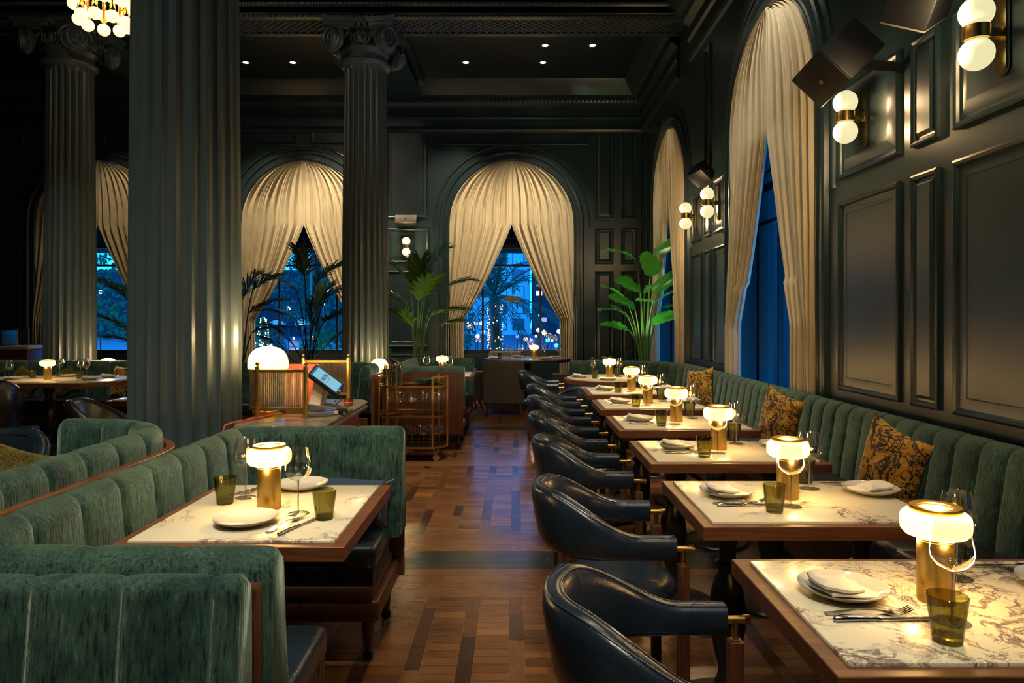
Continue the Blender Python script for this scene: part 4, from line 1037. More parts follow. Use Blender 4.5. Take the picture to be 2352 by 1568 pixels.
# ================================================================== HOST STAND
hx0, hx1, hy0, hy1, hz = -1.47, -.985, 3.60, 4.80, .86
t = thing('host_stand', 'host stand with red-brown body and thick moulded stone top', 'host stand', (0, 0, 0))
def rrect(x0, x1, y0, y1, r, n=6):
    o = []
    for cx, cy, a0 in ((x1 - r, y1 - r, 0), (x0 + r, y1 - r, 90), (x0 + r, y0 + r, 180), (x1 - r, y0 + r, 270)): o += arc(cx, cy, r, a0, a0 + 90, n)
    return o
m = MB(); rows = []
for ins, z in ((.03, hz - .06), (.008, hz - .055), (0, hz - .045), (.0, hz - .035), (.012, hz - .027), (.004, hz - .02), (0, hz - .012), (.004, hz - .003), (.010, hz)):
    rows.append([(x, y, z) for x, y in rrect(hx0 + ins, hx1 - ins, hy0 + ins, hy1 - ins, .10)])
m.grid(rows, True); m.add(rows[-1], [tuple(range(len(rows[-1])))]); m.add(rows[0], [tuple(range(len(rows[0])))])
obj('stone_top', m, 'stone', t, angle=40)
wood('cherry', (.14, .03, .016), (.26, .06, .03), .4, (26, 26, 2))
b = obj('body', MB().prism(rrect(hx0 + .05, hx1 - .05, hy0 + .05, hy1 - .05, .08), 0, hz - .06), 'cherry', t)
for y0, y1 in ((3.75, 4.15), (4.25, 4.65)): obj('side_panel', MB().rbox(hx1 - .052, hx1 - .038, y0, y1, .12, hz - .14, .004), 'cherry', b)
# dome lamps
def make_dome():
    t = thing('dome_lamp', '', 'lamp')
    obj('base', MB().lathe([(.001, 0), (.085, 0), (.086, .004), (.086, .024), (.083, .027), (.001, .027)], 40), 'polished_brass', t)
    obj('stem', MB().lathe([(.026, .025), (.026, .27), (.012, .275), (.012, .30)], 24), 'polished_brass', t)
    obj('dome_shade', MB().lathe([(.108, .262), (.110, .27), (.110, .30), (.104, .33), (.088, .358), (.06, .378), (.03, .386), (.001, .388)], 48, cap=False), 'dome_opal', t)
    obj('bulb', MB().sphere((0, 0, .31), .022, 16), 'bulb', t); return t
KD = Kit(make_dome)
KD.put((-1.407, 4.02, hz), 0, 'large glowing dome lamp with brass base on the host stand', 'dome lamps'); lamp('POINT', (-1.407, 4.02, hz + .44), 12, WARM, .03)
KD.put((-1.675, 8.70, .53), 0, 'small glowing dome lamp between green booth and bar cart', 'dome lamps'); lamp('POINT', (-1.675, 8.70, .53 + .44), 10, WARM, .03)
KD.put((-5.08, 8.80, .53), 0, 'dome lamp mostly hidden behind the far left booth, beside column', 'dome lamps'); lamp('POINT', (-5.08, 8.80, .53 + .44), 14, WARM, .03)
def ledge(label, x, y, r=.11):
    t = thing('side_table', label, 'side table', (x, y, 0)); obj('tabletop', MB().lathe([(.001, .505), (r, .505), (r + .005, .515), (r, .53), (.001, .53)], 32), 'stone', t)
    obj('pedestal', MB().lathe([(.09, 0), (.09, .02), (.02, .03), (.02, .505)], 24), 'dark_wood', t)
ledge('small side table under the dome lamp by the bar cart', -1.675, 8.70); ledge('hidden side table behind far left booth', -5.08, 8.80)
# reeded glass screens
def screen(label, pts, z0, h, posts, n_per_m=95):
    t = thing('reeded_glass_screen', label, 'glass screen', (0, 0, z0), 0, 'brass framed reeded screens')
    for x, y in posts:
        m = MB().rbox(x - .011, x + .011, y - .011, y + .011, 0, h + .02, .002); m.sphere((x, y, h + .034), .012, 12); m.tube([(x, y, h + .018), (x, y, h + .026)], .006, 8); obj('brass_post', m, 'brass', t)
    for z in (.045, h - .012):
        pr = [(-.008, z, 0, 0), (.008, z, 0, 0), (.008, z + .014, 0, 0), (-.008, z + .014, 0, 0)]; obj('brass_rail', sweep(pts, pr, 1, step=.03, cap=.001), 'brass', t)
    pp, L = resample(pts, .0028); rows = []; per = .0105
    for i, p in enumerate(pp):
        a = pp[max(i - 1, 0)]; b = pp[min(i + 1, len(pp) - 1)]; d = (b - a).normalized(); n = Vector((-d.y, d.x)); s = L * i / (len(pp) - 1); o = .0035 * abs(sin(pi * s / per))
        rows.append([(p.x + n.x * o, p.y + n.y * o, .06), (p.x + n.x * o, p.y + n.y * o, h - .012), (p.x - n.x * o, p.y - n.y * o, h - .012), (p.x - n.x * o, p.y - n.y * o, .06)])
    obj('reeded_glass', MB().grid(rows, True), 'reeded_glass', t, angle=80)
screen('brass and reeded glass screen in front of host stand dome lamp', [(-1.145, 3.86), (-1.40, 3.86)] + arc(-1.40, 3.93, .07, 270, 180, 6) + [(-1.47, 4.2)], hz, .265, [(-1.145, 3.86), (-1.41, 3.862), (-1.47, 4.2)])
screen('brass and reeded glass screen at the back right of host stand', [(-1.40, 4.66), (-1.10, 4.66)], hz, .27, [(-1.40, 4.66), (-1.10, 4.66)])
t = thing('red_menu_stack', 'orange red menu folder standing behind the host stand screen', 'menu', (-1.34, 4.42, hz)); obj('cover', MB().rbox(-.10, .11, -.02, .02, 0, .262, .003, X=Matrix.Rotation(R(-6), 4, 'X')), 'red_card', t)
# point of sale terminal
t = thing('pos_terminal', 'tablet point of sale terminal with bright blue screen on host stand', 'terminal', (-1.11, 4.10, hz), 0)
m = MB(); rows = []
for k in range(9):
    q = k / 8; x = -.05 + .02 * q; y = .0 + .03 * sin(pi * q); z = .01 + .17 * q; w = .075 - .03 * q
    rows.append([(x - .04 + .02 * q, y - w, z), (x + .035, y - w, z), (x + .035, y + w, z), (x - .04 + .02 * q, y + w, z)])
m.grid(rows, True); m.add(rows[0], [(0, 1, 2, 3)]); m.add(rows[-1], [(0, 1, 2, 3)]); obj('arm', m, 'light_plastic', t, angle=50)
rows = []
for k in range(9):
    q = k / 8; rows.append([(-.10 + .245 * q, -.09 + .01 * q, 0), (-.10 + .245 * q, -.09 + .01 * q, .05 * (1 - q) ** .7 + .012), (-.10 + .245 * q, .09, .05 * (1 - q) ** .7 + .012), (-.10 + .245 * q, .09, 0)])
m = MB().grid(rows, True); m.add(rows[0], [(0, 1, 2, 3)]); m.add(rows[-1], [(0, 1, 2, 3)]); obj('base', m, 'grey_plastic', t, angle=50)
X = Matrix.Translation((.015, -.015, .185)) @ Matrix.Rotation(R(12), 4, 'Z') @ Matrix.Rotation(R(38), 4, 'Y') @ Matrix.Rotation(R(24), 4, 'X')
hd = obj('tablet', MB().rbox(-.105, .105, -.072, .072, -.012, .012, .006, 2, X), 'black_plastic', t)
obj('display_border', MB().box(-.095, .088, -.06, .06, .012, .0128, X), 'screen_blue', hd)
obj('display', MB().box(-.082, .082, -.056, .056, .0128, .0134, X), 'screen', hd)
def text(name, s, size, X, mat, parent, sx=1.0, ext=.0004, spacing=1.0):
    c = bpy.data.curves.new(name, 'FONT'); c.body = s; c.size = size; c.extrude = ext; c.align_x = 'CENTER'; c.align_y = 'CENTER'; c.resolution_u = 3; c.space_character = spacing
    o = bpy.data.objects.new(name, c); dg = bpy.context.evaluated_depsgraph_get()
    me = bpy.data.meshes.new_from_object(o.evaluated_get(dg) if False else o); me.transform(X @ Matrix.Diagonal((sx, 1, 1, 1))); me.materials.clear(); me.materials.append(M[mat])
    q = bpy.data.objects.new(name, me); COL.objects.link(q); q.parent = parent; bpy.data.objects.remove(o); return q
XT = X @ Matrix.Translation((-.018, .0, .0139)) @ Matrix.Rotation(R(-90), 4, 'Z') @ Matrix.Rotation(R(180), 4, 'Z')
text('screen_word', 'WESTIN', .034, XT, 'screen_ink', hd, .72, spacing=.95)
text('screen_word', 'HOTELS & RESORTS', .0105, XT @ Matrix.Translation((0, -.025, 0)), 'screen_grey', hd, .9)
obj('label_sticker', MB().box(.089, .101, -.03, -.01, .012, .0126, X), 'light_plastic', hd)
cb = MB().tube([(.075, -.03, .12), (.07, -.05, .08), (.085, -.04, .055), (.10, -.01, .075), (.095, .0, .10)], .0025, 8); obj('cable', cb, 'black_plastic', t)
t = thing('card_reader', 'grey card reader lying on the host stand, front right', 'card reader', (-1.10, 3.86 + .10, hz), R(25)); obj('body', MB().rbox(-.075, .075, -.045, .045, 0, .026, .006, 2), 'grey_plastic', t); obj('keypad', MB().box(-.05, .02, -.03, .03, .026, .028), 'black_plastic', t); obj('display', MB().box(.03, .062, -.03, .03, .026, .0275), 'screen_blue', t)
t = thing('card_reader', 'darker card reader beside the first, with small label', 'card reader', (-1.035, 4.03, hz), R(35)); obj('body', MB().rbox(-.07, .07, -.04, .04, 0, .03, .006, 2), 'black_plastic', t); obj('display', MB().box(-.05, .0, -.028, .028, .03, .031), 'screen_blue', t); obj('label_sticker', MB().box(-.02, .01, -.0415, -.040, .005, .025), 'napkin', t)
t = thing('candle_glass', 'small amber candle glass at the back corner of host stand', 'candle', (-1.045, 4.42, hz)); obj('glass_cup', MB().lathe([(.001, .002), (.027, .002), (.03, .045), (.029, .045), (.026, .006), (.001, .006)], 28, cap=False), 'amber_glass', t); obj('wax', MB().lathe([(.001, .006), (.024, .006), (.025, .022), (.001, .022)], 24), 'napkin', t)
t = thing('oval_tray', 'oval wooden tray on host stand behind the screen', 'tray', (-1.25, 4.12, hz), R(20)); obj('rim', MB().lathe([(.001, .003), (.10, .003), (.105, .022), (.11, .022), (.108, 0), (.001, 0)], 40, Matrix.Diagonal((1, .6, 1, 1)), cap=False), 'oak', t); obj('dark_bowl', MB().lathe([(.001, .004), (.045, .004), (.05, .035), (.046, .035), (.04, .01), (.001, .01)], 28, cap=False), 'black_plastic', t)
t = thing('red_cable', 'red cable curving down at the left corner of host stand', 'cable'); obj('cable_run', MB().tube([(-1.36, 3.95, hz + .006), (-1.42, 3.75, hz + .008), (-1.455, 3.64, hz + .01), (-1.475, 3.585, hz + .002), (-1.482, 3.57, hz - .04), (-1.484, 3.57, hz - .2), (-1.484, 3.57, .3)], .005, 10), 'red_card', t)
# ================================================================== BAR CART
cx, cy = -1.03, 7.13
t = thing('bar_cart', 'brass three-tier bar cart loaded with glassware beside the aisle', 'trolley', (cx, cy, 0))
W_, D_ = .35, .185
def stad(a, b, n=12): return arc(a - b, 0, b, -90, 90, n) + arc(-(a - b), 0, b, 90, 270, n)
for z in (.125, .43, .73):
    m = MB(); o = stad(W_, D_); i_ = stad(W_ - .012, D_ - .012); n = len(o)
    vs = [(x, y, z) for x, y in o] + [(x, y, z + .018) for x, y in o] + [(x, y, z + .018) for x, y in i_] + [(x, y, z) for x, y in i_]
    m.add(vs, [(k * n + j, k * n + (j + 1) % n, ((k + 1) % 4) * n + (j + 1) % n, ((k + 1) % 4) * n + j) for k in range(4) for j in range(n)])
    s = obj('shelf_rim', m, 'brass', t, angle=50); obj('glass_shelf', MB().prism(i_, z + .004, z + .010), 'smoke_glass' if z > .2 else 'black_plastic', s)
    if z < .7: obj('gallery_rail', MB().tube([(x * .995, y * .99, z + .04) for x, y in stad(W_, D_)[6:] ], .004, 6), 'brass', s)
for x, y in ((-.235, -.155), (.215, -.165), (-.345, 0), (.345, 0), (-.2, .18), (.24, .165)):
    zt = .835 if abs(y) < .17 else .73
    obj('upright', MB().rbox(x - .009, x + .009, y - .009, y + .009, .12, zt, .002), 'brass', t)
for s in (-1, 1): obj('handle_rail', sweep([(s * .225, -.16)] + [(s * x, y) for x, y in arc(W_ - D_ , 0, D_ - .005, -60, 60, 10)][0:9], [(-.006, .825, 0, 0), (.006, .825, 0, 0), (.006, .839, 0, 0), (-.006, .839, 0, 0)], 1, step=.02, cap=.001), 'brass', t)
for x, y in ((-.21, -.12), (.225, -.12), (-.21, .13), (.225, .13)):
    c = MB().tube([(x, y, .125), (x, y, .07)], .008, 10); c.tube([(x, y, .085), (x + .02, y - .01, .05)], .009, 8); w_ = obj('castor_bracket', c, 'steel', t); obj('wheel', MB().tube([(x + .022, y - .022, .032), (x + .022, y, .032)], .032, 24), 'steel', w_)
KW2 = KW
rowsn = ['front row', 'back row']; pos = ['leftmost', 'second from left', 'middle', 'fourth from left', 'rightmost']
for sh, (z, k) in enumerate(((.44, 1.12), (.136, .98))):
    for r in range(2):
        for i in range(5):
            x = cx - .225 + i * .115 + r * .045 - (sh * .0) + (.0 if r else -.0); y = cy - .095 + r * .15
            g = KW.put((x, y, z), 0, f"upright wine glass on cart {['middle', 'bottom'][sh]} shelf, {rowsn[r]}, {pos[i]}", 'wine glasses on the bar cart'); g.scale = (k * 1.1, k * 1.1, k)
for i in range(7):
    a = [(0, 0), (.055, .02), (.10, -.01), (.145, .02), (.03, .08), (.09, .075), (.14, .085)][i]; x, y = cx - .265 + a[0], cy - .07 + a[1]
    p = thing('cutlery_cup', f"tall steel cup of upright cutlery on cart top, {['front leftmost', 'front second', 'front third', 'front fourth', 'back left', 'back middle', 'back right'][i]}", 'cup', (x, y, .74), 0, 'steel cups on the bar cart')
    obj('cup', MB().lathe([(.001, 0), (.024, 0), (.025, .17 - .02 * (i % 3)), (.022, .17 - .02 * (i % 3)), (.02, .01), (.001, .01)], 20, cap=False), 'steel', p)
    for j in range(5):
        q = 2 * pi * j / 5 + i; obj('cutlery_handle', MB().tube([(.01 * cos(q), .01 * sin(q), .05), (.016 * cos(q), .016 * sin(q), .205 + .012 * sin(3 * q))], [.003, .006], 6), 'steel', p)
for i in range(4):
    p = obj('silver_plate', MB().lathe([(.001, .006), (.06, .006), (.095, .014), (.098, .012), (.062, 0), (.001, 0)], 36, cap=False), 'steel'); p.location = (cx + .11, cy - .03, .748 + i * .015)
    tag(p, f"silver plate stacked on cart top, {['lowest', 'second', 'third', 'topmost'][i]} of the front stack", 'plate', 'stacked silver plates')
for i in range(3):
    p = obj('silver_plate', MB().lathe([(.001, .006), (.06, .006), (.095, .014), (.098, .012), (.062, 0), (.001, 0)], 36, cap=False), 'steel'); p.location = (cx + .19, cy + .08 - .0, .748 + i * .015); p.scale = (.7, .7, 1)
    tag(p, f"small silver plate on cart top, {['lowest', 'middle', 'topmost'][i]} of the right rear stack", 'plate', 'stacked silver plates')
# ---- counter at far left
t = thing('service_counter', 'marble topped service counter at left edge, lit purple', 'counter', (-7.75, 10.9, 0)); obj('countertop', MB().rbox(-.6, .42, -.28, .3, .95, 1.0, .012), 'marble', t); obj('body', MB().rbox(-.58, .38, -.25, .27, 0, .95, .006), 'cherry', t)
t = thing('espresso_machine', 'dark appliance on the service counter at left edge', 'machine', (-7.95, 10.9, 1.0)); obj('body', MB().rbox(-.28, .12, -.15, .2, 0, .24, .02), 'black_plastic', t); obj('drip_tray', MB().rbox(-.26, .10, -.2, -.14, 0, .03, .004), 'steel', t)
t = thing('brass_frame', 'small brass framed stand on the service counter end', 'frame', (-7.52, 10.78, 1.0))
for x in (-.085, .085): obj('post', MB().tube([(x, 0, 0), (x, 0, .27)], .009, 10), 'brass', t)
obj('pane', MB().box(-.08, .08, -.004, .004, .06, .24), 'reeded_glass', t)
# ================================================================== INDOOR PLANTS
def bez(a, b, c, n): return [a * (1 - t) ** 2 + b * 2 * t * (1 - t) + c * t * t for t in [i / n for i in range(n + 1)]]
def leaflet(m, p, d, up, L, w_, droop=.25, n=5):
    s = d.cross(up).normalized(); rows = []
    for i in range(n + 1):
        t = i / n; q = p + d * (L * t) - Vector((0, 0, 1)) * (droop * L * t * t); k = w_ * (sin(pi * min(1, t * .9 + .08)) ** .6) * (1 - t * .35) if t < 1 else .0004
        rows.append([tuple(q - s * k + up * k * .35), tuple(q), tuple(q + s * k + up * k * .35)])
    m.grid(rows)
def frond_mesh(curve, nl, L, w_, seed, ang=48, droop=.25, start=.0):
    rnd = random.Random(seed); m = MB(); n = len(curve) - 1
    for k in range(nl):
        t = start + (1 - start) * (k + .5) / nl; i = min(int(t * n), n - 1); f = t * n - i; p = curve[i].lerp(curve[i + 1], f); tan = (curve[i + 1] - curve[i]).normalized()
        side = tan.cross(Vector((0, 0, 1))); side = side.normalized() if side.length > .05 else Vector((1, 0, 0)); up = side.cross(tan).normalized()
        for s in (-1, 1):
            a = R(ang * (1 - .45 * t) + rnd.uniform(-6, 6)); d = (tan * cos(a) + side * s * sin(a) + up * rnd.uniform(.05, .28)).normalized()
            leaflet(m, p, d, up, L * (.55 + .45 * sin(pi * (.15 + .75 * t))) * rnd.uniform(.9, 1.1), w_, droop)
    return m
def kentia(label, x, y, fronds, mat, seed, zp=.45, pot='grey_plastic', kind='potted_palm'):
    rnd = random.Random(seed); t = thing(kind, label, 'plant', (x, y, 0), 0, 'potted palms by the windows')
    obj('pot', MB().lathe([(.001, 0), (.15, 0), (.19, .42), (.20, .45), (.18, .45), (.17, .40), (.001, .40)], 32), 'iron', t)
    for i, (hx, hy, hz_, dx, dy, dz, L) in enumerate(fronds):
        b0 = Vector((rnd.uniform(-.06, .06), rnd.uniform(-.06, .06), .40)); hub = Vector((hx, hy, hz_)); st = bez(b0, Vector((hx * .25, hy * .25, hz_ * .75)), hub, 12)
        d = Vector((dx, dy, dz)).normalized(); cv = bez(hub, hub + d * L * .55, hub + d * L - Vector((0, 0, .22 * L)), 10)
        f = obj('frond', frond_mesh(cv, 19, .40, .019, seed * 31 + i), mat, t, angle=80)
        obj('stalk', MB().tube(st + cv[1:], [.009] * len(st) + [.009 - .0007 * j for j in range(len(cv) - 1)], 6), 'stem' if mat == 'palm_leaf' else mat, f)
    return t
PF = [(.12, 0, 2.02, .5, -.1, .9, .55), (-.10, -.05, 1.92, -.55, -.1, .75, .55), (.26, .0, 1.78, .75, 0, .5, .55), (.04, -.12, 1.66, .3, -.3, .6, .5), (-.14, .05, 1.60, -.6, .1, .5, .5),
      (.20, -.08, 1.45, .7, -.3, .35, .5), (.10, .1, 1.72, -.2, .3, .8, .5), (-.05, -.1, 1.3, -.3, -.4, .5, .42), (.16, .06, 1.22, .6, .1, .4, .45), (.02, .05, 1.85, .05, .1, 1, .5)]
kentia('tall green palm in front of back wall sconce, beside centre window curtain', -1.42, 10.2, PF, 'palm_leaf', 3)
PF2 = [(.10, 0, 1.95, .65, -.1, .7, .6), (-.16, -.05, 1.86, -.75, -.1, .55, .6), (.26, .0, 1.72, .75, 0, .55, .6), (-.02, -.1, 2.05, -.1, -.2, .9, .5), (-.2, .05, 1.40, -.7, .1, .4, .5), (.25, -.08, 1.35, .7, -.3, .5, .55), (.10, .1, 1.55, .2, .3, .8, .5), (-.22, -.1, 1.05, -.6, -.2, .7, .45), (.28, .06, 1.02, .6, .1, .6, .5), (-.3, 0, .85, -.6, .0, .7, .4), (.05, 0, 1.2, -.1, 0, 1, .5)]
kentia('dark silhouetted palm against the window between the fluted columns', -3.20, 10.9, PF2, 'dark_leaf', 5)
kentia('palm in front of left window, between far left column and massive column', -5.70, 10.6, [(-.12, 0, 1.70, -.75, 0, .75, .6), (.12, 0, 1.5, -.5, 0, .8, .55), (-.1, 0, 1.2, -.7, -.1, .65, .55), (.1, 0, .95, -.7, 0, .5, .5), (.2, 0, 1.9, .5, 0, .8, .5), (.05, .1, 1.5, .7, 0, .5, .5)], 'palm_leaf', 8)
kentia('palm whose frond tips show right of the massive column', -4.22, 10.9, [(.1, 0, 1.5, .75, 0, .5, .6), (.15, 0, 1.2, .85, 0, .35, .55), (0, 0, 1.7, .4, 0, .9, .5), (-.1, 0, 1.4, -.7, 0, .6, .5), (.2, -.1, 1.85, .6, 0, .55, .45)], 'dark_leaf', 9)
# broad-leaved banana / strelitzia
def blade(base, tip, width, bend, mat, parent, seed=0, fold=.35, roll=0):
    base, tip = Vector(base), Vector(tip); d = tip - base; L = d.length; mid = (base + tip) / 2 + Vector((0, 0, bend * L)); cv = bez(base, mid, tip, 16)
    side = d.cross(Vector((0, 0, 1))).normalized(); side = Matrix.Rotation(roll, 3, d.normalized()) @ side; rows = []
    for i, p in enumerate(cv):
        t = i / 16; tan = (cv[min(i + 1, 16)] - cv[max(i - 1, 0)]).normalized(); up = side.cross(tan).normalized(); w_ = width * (sin(pi * min(1, t * .93 + .05)) ** .55) * (1 - .25 * t) + .001
        row = []
        for j in range(-5, 6):
            u = j / 5; wv = .012 * sin(t * 30 + j) * abs(u) + .01 * sin(t * 9 + seed) * u
            row.append(tuple(p + side * u * w_ * cos(fold) + up * (abs(u) * w_ * sin(fold) - .18 * w_ * u * u + wv)))
        rows.append(row)
    o = obj('leaf', MB().grid(rows), mat, parent, angle=80)
    obj('midrib', MB().tube([tuple(p - Vector((0, 0, .002))) for p in cv], [.006 - .0003 * i for i in range(17)], 6), 'stem', o); return o
def W(px, py, y): return Vector(((px - 1183) * y / 1620, y, 1.40 - (py - 733) * y / 1620))
bx, by = 1.83, 9.92
t = thing('banana_plant', 'tall bright green broad-leaved plant in corner behind the banquette', 'plant', (bx, by, 0))
obj('pot', MB().lathe([(.001, 0), (.17, 0), (.21, .45), (.22, .48), (.2, .48), (.19, .42), (.001, .42)], 32), 'iron', t)
obj('trunk', MB().tube([(.06, .1, .4), (.05, .1, .9), (.08, .12, 1.35)], [.05, .045, .03], 12), 'oak', t)
LV = [(1503, 580, 1597, 550, .12, .10, 9.95, 9.8, .9), (1497, 582, 1486, 632, .19, .0, 9.85, 9.7, 1.3), (1458, 594, 1381, 578, .10, .22, 9.9, 9.7, .8), (1472, 668, 1412, 645, .12, .15, 9.85, 9.6, .9), (1500, 668, 1582, 616, .11, .06, 10.0, 10.05, .9),
      (1503, 693, 1576, 664, .10, .16, 9.85, 9.7, .8), (1434, 682, 1380, 655, .10, .12, 9.9, 9.7, .7), (1458, 706, 1397, 680, .09, .12, 9.8, 9.55, .8), (1500, 690, 1462, 690, .09, .05, 9.7, 9.45, .8), (1518, 706, 1594, 712, .07, .22, 9.95, 9.9, .9),
      (1498, 739, 1563, 722, .10, .12, 9.8, 9.6, .8), (1444, 756, 1377, 744, .06, .14, 9.85, 9.7, .8), (1436, 716, 1372, 711, .07, .12, 9.95, 9.8, .8), (1480, 672, 1515, 650, .1, .1, 10.1, 10.2, .9), (1450, 735, 1400, 700, .1, .12, 10.1, 10.1, .7)]
for i, (ax, ay, tx, ty, w_, bd, y0, y1, fd) in enumerate(LV):
    a = W(ax, ay, y0) - Vector((bx, by, 0)); b = W(tx, ty, y1) - Vector((bx, by, 0))
    l = blade(a, b, w_ * 1.15, bd, 'leaf', t, i, .3, R((-1) ** i * 22 + (35 if tx > ax else -35)))
    r0 = Vector((random.uniform(-.05, .05), random.uniform(-.05, .05), .42)); obj('leaf_stalk', MB().tube(bez(r0, Vector((r0.x + (a.x - r0.x) * .25, r0.y, a.z * .8)), a, 12), [.014 - .0007 * j for j in range(13)], 8), 'stem', l)
lamp('SPOT', (-1.15, 9.7, 1.0), 10, (1, .9, .5), .03, (-1.4, 10.2, 2.0), 75, .6)  # unseen uplight added to brighten the tall palm
lamp('SPOT', (1.62, 9.35, .95), 45, (.85, 1, .6), .03, (1.85, 10.0, 2.0), 75, .6)  # added uplight, no visible fitting, brightens the broad leaves
def low_plant(label, x, y, z0, n, L, mat, seed):
    rnd = random.Random(seed); t = thing('leafy_plant', label, 'plant', (x, y, 0)); obj('pot', MB().lathe([(.001, 0), (.12, 0), (.15, z0), (.14, z0), (.13, z0 - .03), (.001, z0 - .03)], 24), 'iron', t)
    for i in range(n):
        a = rnd.uniform(0, 2 * pi); e = rnd.uniform(.3, 1.1); h = Vector((0, 0, z0 - .03)); d = Vector((cos(a) * cos(e), sin(a) * cos(e), sin(e)))
        cv = bez(h, h + d * L * .7, h + d * L - Vector((0, 0, .25 * L)), 8); f = obj('frond', frond_mesh(cv, 9, .15, .010, seed * 7 + i, 55), mat, t, angle=80)
    return t
low_plant('low fern between window table and corner, behind banquette end', 1.40, 10.9, .62, 8, .38, 'palm_leaf', 21)
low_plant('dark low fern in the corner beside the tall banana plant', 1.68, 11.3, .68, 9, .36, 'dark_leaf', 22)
t = thing('leafy_plant', 'broad glossy leaves low beside fluted column, under the tall palm', 'plant', (-1.80, 9.9, 0)); obj('pot', MB().lathe([(.001, 0), (.13, 0), (.16, .4), (.15, .4), (.14, .37), (.001, .37)], 24), 'iron', t)
for i, (dx, dz, ex, ez, w_) in enumerate([(-.02, 1.45, .16, 1.65, .07), (.0, 1.15, .2, 1.3, .07), (.0, .95, .22, .98, .05), (-.1, 1.2, -.22, 1.4, .07), (.05, 1.0, .25, 1.15, .06)]):
    l = blade((dx, 0, dz - .1), (dx - ex * .5, -.05, dz + .16), w_, .2, 'leaf', t, i, .3, R(40)); obj('leaf_stalk', MB().tube(bez(Vector((0, 0, .38)), Vector((0, 0, .8)), Vector((dx, 0, dz - .1)), 8), .007, 6), 'stem', l)
# cow silhouette decal on the centre window
cow = [(0, .10), (.02, .135), (.05, .15), (.075, .145), (.10, .155), (.16, .15), (.24, .152), (.29, .145), (.305, .12), (.305, .05), (.298, 0), (.285, 0), (.285, .05), (.275, .06), (.262, .02), (.25, .02), (.25, .06), (.18, .055), (.15, .045), (.14, 0), (.12, 0), (.12, .05), (.10, .07), (.075, .085), (.05, .08), (.03, .075), (.01, .085)]
simple('decal', (.09, .065, .055), .7)
t = obj('window_decal', MB().prism([(x - .215, z + 1.665) for x, z in cow], 0, .002, Matrix(((1, 0, 0, 0), (0, 0, 1, YB + .292), (0, 1, 0, 0), (0, 0, 0, 1)))), 'decal'); tag(t, 'brown cow silhouette sticker on the centre window glass', 'sticker')

# ================================================================== OUTSIDE, BLUE HOUR
o = struct('ground', MB().box(-90, 90, YB + .42, 140, -.4, -.3), 'pavement')
t = thing('awning', 'dark awning box above the windows outside', 'awning'); obj('canopy', MB().box(-10, 2.6, YB + .62, YB + 1.6, 2.70, 3.9), 'outside_dark', t)
t = thing('neighbouring_building', 'dark blue building wall close outside the right hand windows', 'building'); obj('wall', MB().box(5.0, 6.0, -4, 17, -.3, 9), 'outside_dark', t)
t = thing('office_building', 'pale blue-lit building with square windows beyond the centre window', 'building', (-2.0, 80, -.3))
f = MB(); f.box(-5, 3.7, 0, 8, 0, 30); obj('facade', f, 'facade', t)
simple('pane_dark', (.10, .14, .2), .15); simple('window_trim', (.03, .06, .12), .5)
for c in range(4):
    for r in range(9):
        x0, z0 = -4.1 + c * 1.95, .6 + r * 1.85; q = obj('window_frame', MB().box(x0 - .06, x0 + 1.26, -.10, .02, z0 - .06, z0 + 1.21), 'window_trim', t); obj('window_pane', MB().box(x0, x0 + 1.2, -.13, -.1, z0, z0 + 1.15), 'facade' if (c + r) % 3 else 'pane_dark', q)
t = thing('tower_block', 'dark building with small magenta lights right of the pale one', 'building', (9.0, 78, -.3)); obj('facade', MB().box(-7.0, 12, 0, 8, 0, 16), 'outside_dark', t)
rnd = random.Random(11)
for i in range(30):
    x, z = rnd.uniform(-6.8, 2), rnd.uniform(.5, 11); s_ = rnd.choice([.15, .25, .5]); obj('lit_window', MB().box(x, x + s_ * 1.3, -.06, -.02, z, z + s_), rnd.choice(['magenta_light', 'magenta_light', 'cyan_light', 'street_white', 'lit_window']), t)
t = thing('low_building', 'low dark block beyond the left window and trees', 'building', (-30, 75, -.3)); obj('facade', MB().box(-22, 20, 0, 8, 0, 7), 'outside_dark', t)
def date_palm(label, x, y, zc, trunk_r, nf, L, seed, lights=True):
    rnd = random.Random(seed); t = thing('date_palm', label, 'palm tree', (x, y, -.3)); zc += .3
    obj('trunk', MB().tube([(0, 0, 0), (.03, 0, zc * .5), (0, 0, zc)], [trunk_r * 1.1, trunk_r, trunk_r * .9], 16), 'dark_wood', t)
    for i in range(nf):
        a = 2 * pi * i / nf * 2.4; e = R(80 - 95 * (i / nf)); h = Vector((0, 0, zc)); d = Vector((cos(a) * cos(e), sin(a) * cos(e), sin(e))); cv = bez(h, h + d * L * .6, h + d * L - Vector((0, 0, .45 * L * cos(e) + .05)), 10)
        f = obj('frond', frond_mesh(cv, 26, .42, .016, seed + i, 50, .35, .12), 'outer_leaf', t, angle=80); obj('rachis', MB().tube(cv, [.02 - .0015 * j for j in range(11)], 5), 'outer_leaf', f)
    if lights:
        q = MB()
        for i in range(110): a = rnd.uniform(0, 2 * pi); z = rnd.uniform(.3, zc - .15) ** 1.0; q.sphere((cos(a) * trunk_r * 1.15, sin(a) * trunk_r * 1.15, z), .018, 6)
        s = obj('fairy_lights', q, 'fairy', t); s['kind'] = 'stuff'
    return t
date_palm('large date palm with lights round its trunk, outside centre window', -.58, 20.5, 2.05, .19, 34, 2.3, 40)
date_palm('date palm outside the window between the columns', -6.2, 22, 3.6, .2, 30, 2.8, 60, False)
